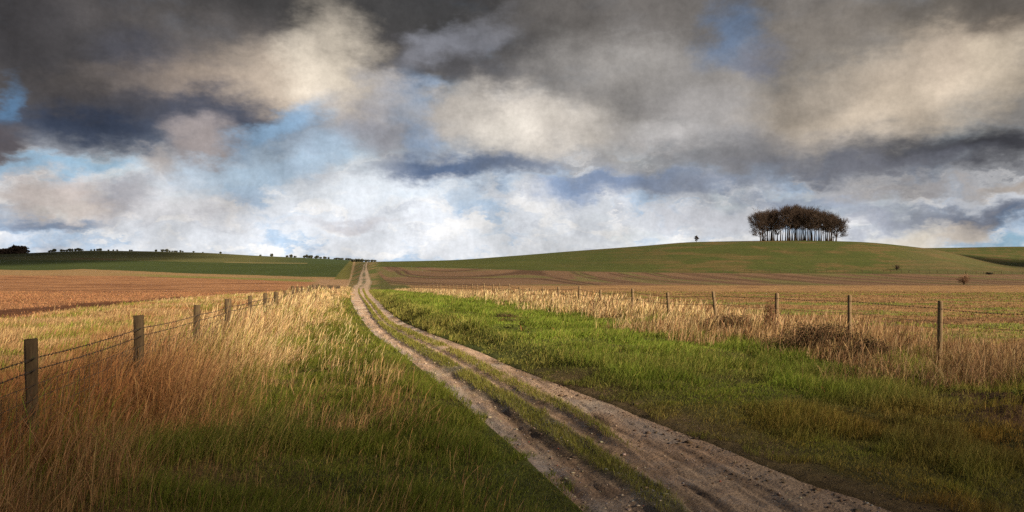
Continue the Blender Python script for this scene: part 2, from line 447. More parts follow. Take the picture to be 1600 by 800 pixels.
class NB:
    def __init__(s, name):
        s.m = bpy.data.materials.new(name); s.m.use_nodes = True; s.t = s.m.node_tree; s.t.nodes.clear()
        s.out = s.t.nodes.new('ShaderNodeOutputMaterial')
    def n(s, t, **kw):
        n = s.t.nodes.new(t)
        for k, v in kw.items():
            if k[0] == '_':
                key = k[1:].replace('_', ' ')
                n.inputs[key].default_value = v
            else: setattr(n, k, v)
        return n
    def l(s, a, b): s.t.links.new(a, b)
    def mr(s, v, a, b, c, d):
        n = s.n('ShaderNodeMapRange'); s.l(v, n.inputs[0])
        for i, x in enumerate((a, b, c, d)): n.inputs[i + 1].default_value = x
        return n.outputs[0]
    def noise(s, vec, sc, det=4, ro=.55):
        n = s.n('ShaderNodeTexNoise'); n.inputs['Scale'].default_value = sc; n.inputs['Detail'].default_value = det; n.inputs['Roughness'].default_value = ro
        if vec is not None: s.l(vec, n.inputs['Vector'])
        return n.outputs[0]
    def mul(s, a, b):
        n = s.n('ShaderNodeMath', operation='MULTIPLY'); s.l(a, n.inputs[0])
        if isinstance(b, float): n.inputs[1].default_value = b
        else: s.l(b, n.inputs[1])
        return n.outputs[0]
    def scale(s, c, f):
        n = s.n('ShaderNodeVectorMath', operation='SCALE'); s.l(c, n.inputs[0]); s.l(f, n.inputs['Scale']); return n.outputs[0]

def mat_ground():
    b = NB('ground_soil_and_turf'); g = b.n('ShaderNodeNewGeometry'); P = g.outputs['Position']
    at = b.n('ShaderNodeAttribute', attribute_name='Col')
    a1 = b.mr(b.noise(P, .9, 6, .7), .3, .7, .70, 1.30)
    a2 = b.mr(b.noise(P, 9, 4, .6), .3, .7, .78, 1.22)
    c = b.scale(at.outputs['Color'], b.mul(a1, a2))
    bs = b.n('ShaderNodeBsdfPrincipled', _Roughness=.95); bs.inputs['Specular IOR Level'].default_value = .15
    b.l(c, bs.inputs['Base Color'])
    h = b.noise(P, 3.5, 8, .7)
    bu = b.n('ShaderNodeBump', _Strength=.8, _Distance=.25); b.l(h, bu.inputs['Height']); b.l(bu.outputs[0], bs.inputs['Normal'])
    b.l(bs.outputs[0], b.out.inputs[0]); return b.m
def mat_track():
    b = NB('chalk_and_mud'); g = b.n('ShaderNodeNewGeometry'); P = g.outputs['Position']
    at = b.n('ShaderNodeAttribute', attribute_name='Col')
    a1 = b.mr(b.noise(P, 5, 7, .7), .3, .7, .72, 1.25)
    vo = b.n('ShaderNodeTexVoronoi', _Scale=34.0); b.l(P, vo.inputs['Vector'])
    a2 = b.mr(vo.outputs['Color'], 0, 1, .90, 1.10)
    c = b.scale(at.outputs['Color'], b.mul(a1, a2))
    bs = b.n('ShaderNodeBsdfPrincipled')
    b.l(c, bs.inputs['Base Color'])
    b.l(b.mr(b.noise(P, 2.2, 4, .6), .42, .62, .42, .95), bs.inputs['Roughness'])
    bs.inputs['Specular IOR Level'].default_value = .35
    bu = b.n('ShaderNodeBump', _Strength=.55, _Distance=.035); b.l(b.noise(P, 22, 7, .7), bu.inputs['Height'])
    bu2 = b.n('ShaderNodeBump', _Strength=.35, _Distance=.02); bu2.invert = True
    b.l(vo.outputs['Distance'], bu2.inputs['Height']); b.l(bu.outputs[0], bu2.inputs['Normal'])
    b.l(bu2.outputs[0], bs.inputs['Normal'])
    b.l(bs.outputs[0], b.out.inputs[0]); return b.m
def mat_blade(name, tr=.35, spec=.12):
    b = NB(name); at = b.n('ShaderNodeAttribute', attribute_name='Col')
    d = b.n('ShaderNodeBsdfPrincipled', _Roughness=.6); d.inputs['Specular IOR Level'].default_value = spec
    b.l(at.outputs['Color'], d.inputs['Base Color'])
    t = b.n('ShaderNodeBsdfTranslucent'); b.l(at.outputs['Color'], t.inputs[0])
    m = b.n('ShaderNodeMixShader'); m.inputs[0].default_value = tr
    b.l(d.outputs[0], m.inputs[1]); b.l(t.outputs[0], m.inputs[2]); b.l(m.outputs[0], b.out.inputs[0]); return b.m
def mat_noise(name, c1, c2, sc=(8, 8, 8), rough=.9, bump=.3, dist=.01, coord='Object', lichen=None):
    b = NB(name); tcn = b.n('ShaderNodeTexCoord')
    mp = b.n('ShaderNodeMapping'); mp.inputs['Scale'].default_value = sc; b.l(tcn.outputs[coord], mp.inputs[0])
    no = b.noise(mp.outputs[0], 1.0, 8, .65)
    r = b.n('ShaderNodeValToRGB'); r.color_ramp.elements[0].position = .3; r.color_ramp.elements[1].position = .7
    r.color_ramp.elements[0].color = (*c1, 1); r.color_ramp.elements[1].color = (*c2, 1); b.l(no, r.inputs[0])
    colr = r.outputs[0]
    if lichen:
        n2 = b.mr(b.noise(tcn.outputs[coord], 14, 4, .6), .55, .68, 0, .8)
        mx = b.n('ShaderNodeMix', data_type='RGBA'); b.l(n2, mx.inputs[0]); b.l(colr, mx.inputs[6]); mx.inputs[7].default_value = (*lichen, 1); colr = mx.outputs[2]
    bs = b.n('ShaderNodeBsdfPrincipled', _Roughness=rough); bs.inputs['Specular IOR Level'].default_value = .2
    b.l(colr, bs.inputs['Base Color'])
    bu = b.n('ShaderNodeBump', _Strength=bump, _Distance=dist); b.l(no, bu.inputs['Height']); b.l(bu.outputs[0], bs.inputs['Normal'])
    b.l(bs.outputs[0], b.out.inputs[0]); return b.m
M_GROUND = mat_ground(); M_TRACK = mat_track()
M_GREEN = mat_blade('green_grass_blade', .35, .10); M_DRY = mat_blade('dry_grass_blade', .30, .08)
M_LEAF = mat_blade('leaf', .2); M_STONE = mat_blade('flint_and_chalk', 0.0, .3)
M_POST = mat_noise('weathered_sawn_wood', (.045, .030, .018), (.135, .095, .055), (40, 40, 5), .9, .6, .01, lichen=(.10, .10, .045))
M_POLE = mat_noise('weathered_round_wood', (.12, .082, .048), (.29, .205, .12), (40, 40, 5), .9, .6, .01, lichen=(.22, .21, .11))
M_WIRE = mat_noise('rusted_wire', (.05, .045, .045), (.12, .09, .07), (60, 60, 60), .6, .1)
M_BARK = mat_noise('beech_bark', (.030, .022, .018), (.058, .042, .032), (1, 1, .3), .95, .4, .05)
M_TWIG = mat_noise('beech_twigs', (.040, .028, .023), (.080, .056, .044), (1, 1, 1), .95, .2, .05)
M_BUSH = mat_noise('hazed_bush_leaves', (.038, .044, .030), (.080, .082, .055), (1, 1, 1), .95, .2, .05)  # leaf colour paled to put distance haze into it

# ------------------------------------------------------------------ ground sheet
ang = []
a = -90.0
ang = list(np.arange(-180, -40, 4.0)) + list(np.arange(-40, -33, .5)) + list(np.arange(-33, 33, .066)) + list(np.arange(33, 40, .5)) + list(np.arange(40, 180.1, 4.0))
ang = np.radians(np.array(ang))
rad = [0.02, .5, 1, 1.5]
r = 2.0
while r < 9000:
    rad.append(r)
    r *= 1.014 if r < 60 else (1.0085 if r < 560 else (1.014 if r < 1400 else 1.06))
rad = np.array(rad)
A, RR = np.meshgrid(ang, rad)
X = RR * np.sin(A); Y = RR * np.cos(A)
# near the camera directions stay true; depth rows curve gently
Z = ground_z(X, Y)
gc, reg = ground_col(X, Y)
S = lat(X, Y).ravel(); EE = edges(np.clip(Y.ravel(), -30, 560))
inside = sm(S - EE[:, 0], .05, .3) * sm(EE[:, 5] - S, .08, .45) * ((Y.ravel() > -30) & (Y.ravel() < 560))
Zf = Z.ravel() - .16 * inside
VV = np.stack([X.ravel(), Y.ravel(), Zf], -1)
nr, na = X.shape
I = np.arange(nr * na).reshape(nr, na)
Q = np.stack([I[:-1, :-1], I[:-1, 1:], I[1:, 1:], I[1:, :-1]], -1).reshape(-1, 4)
qreg = np.median(np.sort(reg[Q], axis=1)[:, 1:3], axis=1).astype(int)
REG = {0: ('ground', 'rough grass verge between and beside the two wire fences'),
       1: ('ploughed_field', 'reddish brown ploughed field beyond the left fence'),
       2: ('stubble_field', 'pale stubble field with green regrowth behind the right fence'),
       3: ('hill', 'smooth green downland rising to the skyline'),
       4: ('far_hill', 'dark green hill behind the right shoulder of the downs')}
for k, (nm, lb) in REG.items():
    q = Q[qreg == k]
    if not len(q): continue
    u, inv = np.unique(q, return_inverse=True)
    me = np_mesh(nm, VV[u], quads=inv.reshape(-1, 4), col=gc[u], smooth=True)
    tag(link(nm, me, M_GROUND), lb, 'ground' if k == 0 else ('field' if k in (1, 2) else 'hill'), kind='structure')

# ------------------------------------------------------------------ track
rows = []
y = 3.2
while y < 560:
    rows.append(y); y += max(.022 if y < 9 else 0, y * .0042 if y > 9 else 0)
rows = np.array(rows); nu = 110
U = np.linspace(-.06, 1.06, nu)
Et = edges(rows)
Sx = Et[:, :1] + (Et[:, 5:] - Et[:, :1]) * U[None, :]
Yt = np.repeat(rows[:, None], nu, 1); Xt = Sx - .189 * Yt
Zt = ground_z(Xt, Yt)
def strip_prof(Sx, Et, i, j, soft):
    c = (Et[:, i:i+1] + Et[:, j:j+1]) / 2; w = (Et[:, j:j+1] - Et[:, i:i+1]) / 2
    return 1 - sm(np.abs(Sx - c), w * .7, w + soft)
wob = (fbm(Xt * 1.7, Yt * 1.7, 101, 3) - .5) * .09
s1 = strip_prof(Sx + wob, Et, 1, 2, .10); s2 = strip_prof(Sx - wob, Et, 3, 4, .08)
fade2 = sm(Yt, 6.5, 8.5)
s2 = s2 * fade2
edge = np.minimum(U, 1 - U)[None, :]
depth = np.where(U[None, :] < .5, sm(U[None, :], -.06, .10), sm(1 - U[None, :], -.06, .34)) * np.ones_like(Yt)
near = 1 - sm(Yt, 60, 100)
rut = (-np.interp(Yt, [5, 12], [.045, .075]) * .65 * depth + .038 * s1 + .034 * s2)
fine = (fbm(Sx * 7 + 3, Yt * 2.4, 103, 4) - .5) * .036 + (fbm(Sx * 16, Yt * 9, 107, 3) - .5) * .022 - .022 * sm(fbm(Sx * 6.5, Yt * .55, 109, 3), .54, .72) + (fbm(Sx * 22, Yt * 1.1, 110, 2) - .5) * .018
mudamt = 1 - sm(Yt, 7, 14) * .55
Zt = Zt + rut * near + fine * near * depth * mudamt - .012 + .05 * (1 - near)
Zt = Zt - .06 * sm(-edge, .02, .06) * near            # tuck the rim under the turf
bw = fbm(Xt * 1.3, Yt * .9, 111, 4); b2n = fbm(Sx * 6, Yt * 1.6, 113, 4)
tc_ = mixa([.40, .275, .195], [.60, .44, .33], bw)
tc_ = mixa(tc_, [.23, .155, .10], sm(b2n, .50, .66) * .7)
tc_ = mixa(tc_, [.66, .56, .45], sm(fbm(Xt * 1.1 + 5, Yt * .8, 131, 4), .54, .66) * .55)
tc_ = tc_ * (1 + .22 * sm(Yt, 9, 14))[..., None]  # past the foreground, sunlit brightness is put into the track colour
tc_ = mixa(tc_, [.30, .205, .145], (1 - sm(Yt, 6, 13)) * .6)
tc_ = mixa(tc_, [.12, .08, .055], sm(fbm(Sx * 9, Yt * .8, 128, 4), .55, .68) * .6 * (1 - sm(Yt, 9, 20)))
flint = np.clip(1 - np.abs(U[None, :] - .10) / .10, 0, 1) * sm(fbm(Xt * 2, Yt * .7, 115, 3), .38, .55) * (Yt < 60)
flint = np.maximum(flint, np.clip(1 - np.abs(U[None, :] - .82) / .12, 0, 1) * sm(fbm(Xt * 2, Yt * .7, 117, 3), .4, .6) * .8 * (Yt < 60) * (Yt > 8))
tc_ = mixa(tc_, [.38, .36, .365], flint * .6)
dk = np.maximum(sm(np.abs(strip_prof(Sx, Et, 1, 2, .28) - .45) * -1, -.4, -.1) * (Yt < 14), s2 * .8)
tc_ = mixa(tc_, [.12, .085, .055], dk * .25)
tc_ = mixa(tc_, [.10, .095, .04], s1 * .85)
farc = sm(Yt, 120, 180)
tc_ = mixa(tc_, mixa([.46, .35, .24], [.34, .25, .16], fbm(Xt * .5, Yt * .12, 119, 3)), farc * .7)
s1f = strip_prof(Sx + (fbm(Xt * .3, Yt * .06, 121, 3) - .5) * 1.2, Et, 1, 2, .5) * farc * sm(fbm(Xt * .2, Yt * .05, 123, 2), .3, .5)
tc_ = mixa(tc_, [.13, .125, .045], s1f * .85)
edf = sm(-edge + (fbm(Xt * .4, Yt * .1, 125, 3) - .5) * .16, -.10, .0) * farc
tc_ = mixa(tc_, [.17, .145, .065], edf * .8)
It = np.arange(len(rows) * nu).reshape(len(rows), nu)
Qt = np.stack([It[:-1, :-1], It[:-1, 1:], It[1:, 1:], It[1:, :-1]], -1).reshape(-1, 4)
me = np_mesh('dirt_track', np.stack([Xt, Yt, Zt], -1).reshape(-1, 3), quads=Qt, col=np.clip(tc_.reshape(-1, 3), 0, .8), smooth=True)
tag(link('dirt_track', me, M_TRACK), 'rutted chalk and mud farm track with grass strips, running to the skyline', 'track', kind='structure')
def track_z(s, y):
    """height of the track surface at lateral s, depth y (nearest sample)"""
    i = np.clip(np.searchsorted(rows, y), 0, len(rows) - 1)
    e = edges(y); u = (s - e[:, 0]) / (e[:, 5] - e[:, 0])
    j = np.clip(np.round((u + .06) / 1.12 * (nu - 1)).astype(int), 0, nu - 1)
    return Zt[i, j], u

# ------------------------------------------------------------------ grass
def build_blades(P, h, w, lean, amt, col, ts, ws, yaw=None):
    n = len(P); K = len(ts)
    if yaw is None: yaw = rng.uniform(0, math.pi, n)
    side = np.stack([np.cos(yaw), np.sin(yaw), np.zeros(n)], -1)
    V = []
    for k in range(K):
        t = ts[k]
        up = h * (t - .42 * np.minimum(amt, 1.2) ** 2 * t * t)
        c = P + np.stack([lean[:, 0] * amt * h * t ** 1.8, lean[:, 1] * amt * h * t ** 1.8, up], -1)
        if k == K - 1: V.append(c[:, None, :])
        else:
            o = side * (w * ws[k])[:, None] * .5
            V.append(np.stack([c - o, c + o], 1))
    V = np.concatenate(V, 1); m = V.shape[1]
    base = (np.arange(n) * m)[:, None]
    q = np.concatenate([base + np.array([[2*k, 2*k+1, 2*k+3, 2*k+2]]) for k in range(K - 2)], 0) if K > 2 else None
    t = base + np.array([[m - 3, m - 2, m - 1]])
    return V.reshape(-1, 3), q, t, np.repeat(col, m, 0)
class Acc:
    def __init__(s): s.v, s.q, s.t, s.c, s.n = [], [], [], [], 0
    def add(s, V, q, t, c):
        if q is not None: s.q.append(q + s.n)
        if t is not None: s.t.append(t + s.n)
        s.v.append(V); s.c.append(c); s.n += len(V)
    def make(s, name, mat):
        if not s.n: return None
        me = np_mesh(name, np.concatenate(s.v), np.concatenate(s.q) if s.q else None, np.concatenate(s.t) if s.t else None, np.concatenate(s.c))
        return link(name, me, mat)
def scatter(s0, s1, y0, y1, dens, pxa=-160, pxb=1760):
    """random ground points in the strip s0..s1 between depths y0..y1, dens(y) per square metre"""
    out = []
    y = y0
    while y < y1:
        yn = min(y1, y * 1.08)
        lo = max(s0, (pxa - 558) / F * yn - .2); hi = min(s1, (pxb - 558) / F * yn + .2)
        if hi > lo:
            n = rng.poisson(dens((y + yn) / 2) * (hi - lo) * (yn - y))
            out.append(np.stack([rng.uniform(lo, hi, n), rng.uniform(y, yn, n)], -1))
        y = yn
    a = np.concatenate(out); s, yy = a[:, 0], a[:, 1]; x = s - .189 * yy
    px = 800 + F * x / yy; k = (px > pxa) & (px < pxb)
    return s[k], yy[k], x[k]
BL3 = ([0, .4, .75, 1.0], [1, .85, .55]); BL2 = ([0, .55, 1.0], [1, .75]); BL1 = ([0, 1.0], [1]); 
STALK = ([0, .45, .70, .78, .90, 1.0], [.5, .45, .4, .85, .7])
def wind(n, yaw0=0.0, spread=.8):
    a = rng.normal(yaw0, spread, n); return np.stack([np.cos(a), np.sin(a)], -1)
def lod_add(acc, P, h, w, lean, amt, col, y, y3=16, y2=50):
    for lo, hi, (ts, ws) in ((0, y3, BL3), (y3, y2, BL2), (y2, 1e9, BL1)):
        k = (y >= lo) & (y < hi)
        if k.any(): acc.add(*build_blades(P[k], h[k], w[k], lean[k], amt[k], col[k], ts, ws))
def jitcol(c, a=.28, h=.10):
    n = len(c); v = 1 + rng.uniform(-a, a, n)
    return np.clip(c * v[:, None] * (1 + rng.uniform(-h, h, (n, 3))), .003, .95)
def pw(y, base=.0034, k=.00056): return np.maximum(base, y * k)

# --- short green grass, left verge and right verge
def green_dens(y): return 3900 * (7.5 / max(y, 7.5)) ** 1.6
G1 = np.array([.115, .140, .022]); G2 = np.array([.225, .265, .044]); G3 = np.array([.34, .28, .09]); G4 = np.array([.055, .095, .022])
def left_f(s, y, x):
    e = edges(y)[:, 0] - s
    full = np.interp(y, [5, 12, 20, 30, 60], [1.6, 1.2, 1.0, .6, .25]); mixd = np.interp(y, [5, 12, 18, 28, 60], [3.6, 3.3, 2.8, 1.9, .9])
    nn = (fbm(x * .9, y * .7, 201, 3) - .5)
    return e, np.clip(sm(e + nn * 3.4, full, mixd), 0, 1) * .999        # 0 = green, 1 = dry
accg = Acc()
s, y, x = scatter(-4.5, 3, 3.6, 150, green_dens)
e, f = left_f(s, y, x)
k = (e > -.07 + (vn(x * 3, y * 3, 5) - .5) * .22 + (vn(x * 9, y * 9, 5) - .5) * .16) & (rng.random(len(s)) > f * .93)
s, y, x, e, f = s[k], y[k], x[k], e[k], f[k]
z = ground_z(x, y)
tus = fbm(x * 1.6, y * 1.6, 203, 3)
h = (.05 + .13 * sm(tus, .40, .66)) * rng.uniform(.6, 1.3, len(s)) * (.6 + .4 * sm(e, 0, .5)) * (1 + f * 1.3)
c = mixa(G1, G2, np.clip(fbm(x * .7, y * .7, 205, 3) * 1.5 - .25 + rng.normal(0, .2, len(s)), 0, 1))
c = mixa(c, G4, sm(fbm(x * .5 + 4, y * .5, 207, 2), .5, .7) * .5 * (y < 14))
dd = rng.random(len(s)) < (.10 + .3 * f + .10 * sm(y, 14, 25))
c[dd] = G3 * 1.15
lod_add(accg, np.stack([x, y, z - .01], -1), h, pw(y), wind(len(s), .3, 1.2), rng.uniform(.2, 1.1, len(s)), jitcol(c), y)
tag(accg.make('grass', M_GREEN), 'short green grass along the left edge of the track', 'grass', kind='stuff')

accr = Acc()
s, y, x = scatter(.2, 10.2, 4.4, 150, green_dens)
e = s - edges(y)[:, 5]
nn = fbm(x * .9, y * .9, 211, 3)
k = (e > -.12 + (vn(x * 2.3, y * 2.3, 6) - .5) * .40 + .25 * (y < 7))
thin = np.interp(y, [4, 8, 12], [.9, 1, 1]) * np.maximum(.8 + .2 * sm(e + (nn - .5) * 1.4, .0, .8), sm(y, 10, 15)) 
q = ((x - 6.05) / 1.25) ** 2 + ((y - 9.0) / 1.5) ** 2
k &= (rng.random(len(s)) < thin) & (rng.random(len(s)) < sm(q, .5, 1.6) * .8 + .2)
s, y, x, e = s[k], y[k], x[k], e[k]
z = ground_z(x, y)
tus = fbm(x * 1.3, y * 1.3, 213, 3)
df = sm(s + (fbm(x * .6, y * .6, 215, 3) - .5) * 3.0, 6.6, 9.4)
bank = sm(y, 13, 22) * (1 - sm(e, .5, 1.3))
h = (.045 + .14 * sm(tus, .40, .66) + .07 * bank) * rng.uniform(.6, 1.3, len(s)) * (.5 + .5 * sm(e + bank, 0, .8)) * (1 + .6 * df)
c = mixa(G1, G2, np.clip(fbm(x * .5, y * .5, 217, 3) * 1.7 - .35 + rng.normal(0, .2, len(s)), 0, 1))
brn = sm(fbm(x * .55 + 11, y * .55, 219, 3), .50, .66)
c = mixa(c, [.18, .13, .055], brn * .5 * (1 - sm(y, 10, 15))); c = mixa(c, [.13, .14, .035], .3 * (1 - sm(y, 5, 8))); c = mixa(c, [.15, .10, .045], (1 - sm(e, .1, .9)) * .5); c = mixa(c, [.22, .12, .05], .6 * sm(s - y * .28 + (fbm(x * .7, y * .7, 222, 3) - .5) * 3, 1.6, 3.4) * (1 - sm(y, 7.5, 11)))
dd = rng.random(len(s)) < .10 + .45 * df + .15 * brn + .42 * bank * sm(fbm(x * .5, y * .2, 221, 3), .3, .55)
c[dd] = G3
c = c * np.array([1.06, 1.20, 1.1])
c = mixa(c, c * np.array([1.5, 1.05, .9]), (1 - sm(y, 7, 12)) * sm(s, 2.5, 4.5) * (.2 + .6 * sm(fbm(x * .8, y * .8, 224, 3), .4, .6)))
c = c * (.62 + .76 * fbm(x * 1.1 + 8, y * .8, 226, 3))[:, None]
lod_add(accr, np.stack([x, y, z - .01], -1), h, pw(y), wind(len(s), .2, 1.3), rng.uniform(.2, 1.1, len(s)), jitcol(c), y)
tag(accr.make('grass', M_GREEN), 'tussocky green grass between the track and the right fence', 'grass', kind='stuff')

# --- strips of grass in the middle of the track
accs = Acc()
for (i, j, mn) in ((1, 2, 5.2), (3, 4, 7.4)):
    s, y, x = scatter(.0, 4.2, mn, 160, lambda yy: 3600 * (7.5 / max(yy, 7.5)) ** 1.35)
    E = edges(y); cc_ = (E[:, i] + E[:, j]) / 2; ww = (E[:, j] - E[:, i]) / 2 + .015
    wv = (fbm(x * 1.7, y * 1.7, 101, 3) - .5) * .09 * (1 if i == 1 else -1)
    dq = np.abs(s + wv - cc_) / ww
    den = sm(-dq, -1.15, -.65) * sm(fbm(x * 1.8, y * 1.1, 223 + i, 3), .18, .38) * sm(y, mn, mn + 1.6)
    k = rng.random(len(s)) < den
    s, y, x = s[k], y[k], x[k]
    z, u = track_z(s, y)
    h = rng.uniform(.025, .085, len(s)) * (.7 + .8 * fbm(x * 2, y * 2, 225, 2))
    c = mixa([.16, .175, .035], [.32, .30, .08], np.clip(fbm(x, y, 227, 2) + rng.normal(0, .25, len(s)), 0, 1))
    lod_add(accs, np.stack([x, y, z - .006], -1), h, pw(y, .004), wind(len(s), 0, 2), rng.uniform(.2, 1.2, len(s)), jitcol(c), y)
tag(accs.make('grass', M_GREEN), 'worn strips of short grass down the middle of the track', 'grass', kind='stuff')

# --- tall dry grass, left verge and beyond the left fence
DP = np.array([.82, .65, .38]); DT = np.array([.54, .37, .18]); DR = np.array([.46, .215, .085]); DB = np.array([.23, .13, .065])
accd = Acc()
def dry_dens(y): return 2600 * (6.0 / max(y, 6.0)) ** 1.15
s, y, x = scatter(-12.5, 1.5, 2.6, 165, dry_dens)
e, f = left_f(s, y, x)
outer = sm(-s + (fbm(x * .3, y * .3, 231, 2) - .5) * 2, 10.8, 11.6)
cl = fbm(x * 1.1, y * 1.1, 233, 3)
keep = f ** np.interp(y, [14, 26], [2.6, 1.2]) * (1 - outer) * np.maximum(.3 + .7 * sm(cl, .32, .5), sm(y, 16, 26) * .95)
pt = sm(fbm(x * .75 + 3, y * .6, 249, 3), .55, .68) * (e > .5)
keep = np.maximum(keep, (.05 + .38 * pt) * (e > .4))
k = rng.random(len(s)) < keep
s, y, x, e, f, cl = s[k], y[k], x[k], e[k], f[k], cl[k]
z = ground_z(x, y)
hb = np.interp(y, [3, 7, 14, 25, 60, 120], [.60, .58, .55, .52, .52, .52])
beyond = sm(-s, 3.2, 4.6)
hb = hb * (1 - .60 * beyond) * (.44 + .56 * sm(-s, 1.0, 2.2))
hb = hb * (1 - .25 * (1 - sm(y, 7.5, 10)) * (s > -2.9))
h = hb * rng.uniform(.4, 1.15, len(s)) * (.45 + 1.1 * np.maximum(cl, .45 * sm(y, 14, 24)))
red = np.clip(1 - sm(y, 7, 17), 0, 1)
c = mixa(DP, DT, np.clip(rng.normal(.35, .3, len(s)), 0, 1))
c = mixa(c, DT * .85, np.clip(red * .6 + beyond * .7 * (1 - sm(y, 25, 55)), 0, 1)); c = mixa(c, [.40, .19, .09], beyond * sm(fbm(x * .4, y * .3, 236, 3), .42, .6) * .7); c = mixa(c, DR, np.clip(red * (.45 + .4 * sm(-s, 1.5, 3.0)) + .2 * sm(fbm(x * .5, y * .5, 235, 2), .5, .65), 0, 1))
bb = rng.random(len(s)) < .26; c[bb] = DB
gg = (rng.random(len(s)) < (.22 + .3 * beyond) * sm(fbm(x * .6, y * .6, 237, 3), .5, .62)); c[gg] = G2
stk = rng.random(len(s)) < .26 * (1 - .9 * beyond)
P = np.stack([x, y, z - .01], -1); wd = np.where(rng.random(len(s)) < .12, 2.2, 1.0) * rng.uniform(.8, 1.2, len(s))
am = rng.uniform(.15, 1.05, len(s)) * (.6 + .8 * fbm(x * 1.3, y * 1.3, 239, 2)); ld = wind(len(s), 0, .75); _r = (fbm(x * .8, y * .8, 238, 2) - .5) * 2.2; ld = np.stack([ld[:, 0] * np.cos(_r) - ld[:, 1] * np.sin(_r), ld[:, 0] * np.sin(_r) + ld[:, 1] * np.cos(_r)], -1)
kk = ~stk
lod_add(accd, P[kk], h[kk], wd[kk] * pw(y[kk], .0032, .00050), ld[kk], am[kk], jitcol(c[kk]), y[kk], 13, 40)
kk = stk & (y < 70)
h2 = h * rng.uniform(1.1, 1.5, len(s))
accd.add(*build_blades(P[kk], h2[kk], pw(y[kk], .0052, .00068), ld[kk], am[kk] * .6, jitcol(c[kk] * 1.1), *STALK))
tag(accd.make('dry_grass', M_DRY), 'tall straw coloured grass standing round the left fence', 'grass', kind='stuff')

# --- broad leaved rosettes among the grass
accw = Acc()
s, y, x = scatter(-3.5, 9.5, 9, 26, lambda yy: 1.1)
E = edges(y); k = ((E[:, 0] - s > .35) | (s - E[:, 5] > .6)) & (fbm(x * .8, y * .8, 261, 2) > .48); s, y, x = s[k], y[k], x[k]
nl = 11; x = np.repeat(x, nl) + rng.normal(0, .03, len(x) * nl); y = np.repeat(y, nl) + rng.normal(0, .03, len(y) * nl)
n = len(x); a_ = rng.uniform(0, 6.28, n); c = mixa([.09, .13, .03], [.20, .22, .05], rng.random(n)); dd = rng.random(n) < .15; c[dd] = [.25, .13, .05]
accw.add(*build_blades(np.stack([x, y, ground_z(x, y)], -1), rng.uniform(.06, .15, n), rng.uniform(.015, .03, n), np.stack([np.cos(a_), np.sin(a_)], -1), rng.uniform(.5, 1.2, n), c, [0, .3, .65, .88, 1.0], [.35, .9, 1, .6], yaw=a_ + math.pi / 2))
tag(accw.make('broad_leaved_weeds', M_GREEN), 'low rosettes of broad leaves scattered through both verges', 'weeds', kind='stuff')

# --- dry grass along the right fence
acce = Acc()
s, y, x = scatter(5.5, 13.0, 6.0, 150, lambda yy: 1250 * (9.0 / max(yy, 9.0)) ** 1.15)
wz = (fbm(x * .55, y * .55, 241, 3) - .5)
inb = sm(s + wz * 3.2, 7.9, 9.3) * (1 - sm(s + wz * 2, 10.8, 12.6))
inb = np.maximum(inb, .45 * sm(fbm(x * .5 + 2, y * .35, 247, 3), .56, .68) * sm(s, 5.6, 7.0) * (s < 9))
q = ((x - 6.05) / 1.25) ** 2 + ((y - 9.0) / 1.5) ** 2
k = (rng.random(len(s)) < inb * (.3 + .7 * sm(fbm(x * .9, y * .9, 243, 3), .3, .5))) & (q > 1.2)
s, y, x = s[k], y[k], x[k]; z = ground_z(x, y)
cl = fbm(x * .8, y * .8, 245, 3)
h = np.interp(y, [6, 14, 40, 150], [.42, .38, .42, .48]) * rng.uniform(.4, 1.1, len(s)) * (.6 + .8 * cl)
c = mixa(DP, DT, np.clip(rng.normal(.45, .3, len(s)), 0, 1)); c = mixa(c, np.array([.30, .165, .08]), (1 - sm(y, 14, 26)) * .6)
bb = rng.random(len(s)) < .30; c[bb] = DB
P = np.stack([x, y, z - .01], -1); am = rng.uniform(.15, .9, len(s)); ld = wind(len(s), .3, 1.2)
stk = (rng.random(len(s)) < .2) & (y < 60)
lod_add(acce, P[~stk], h[~stk], pw(y[~stk], .0045, .00062), ld[~stk], am[~stk], jitcol(c[~stk]), y[~stk], 14, 40)
acce.add(*build_blades(P[stk], h[stk] * 1.4, pw(y[stk], .0075, .0008), ld[stk], am[stk] * .5, jitcol(c[stk]), *STALK))
tag(acce.make('dry_grass', M_DRY), 'bleached grass along the foot of the right fence', 'grass', kind='stuff')

# --- stubble and regrowth in the right field
acct = Acc()
s, y, x = scatter(11.0, 80, 11, 120, lambda yy: 90 * (18.0 / max(yy, 18.0)) ** 1.5, -100, 1700)
k = rng.random(len(s)) < .35 + .65 * sm(s, 10.5, 12); s, y, x = s[k], y[k], x[k]; z = ground_z(x, y)
gp = sm(fbm(x / 9 + 9, (y + .3 * x) / 2.2, 63, 3), .50, .60)
c = mixa([.34, .21, .105], [.20, .115, .06], rng.random(len(s)))
g_ = rng.random(len(s)) < gp * .8; c[g_] = G2
h = rng.uniform(.03, .11, len(s))
lod_add(acct, np.stack([x, y, z - .01], -1), h, pw(y, .008, .0010), wind(len(s), 0, 2), rng.uniform(.1, 1, len(s)), jitcol(c), y, 14, 30)
tag(acct.make('stubble', M_DRY), 'cut straw stubble and green shoots in the right field', 'stubble', kind='stuff')

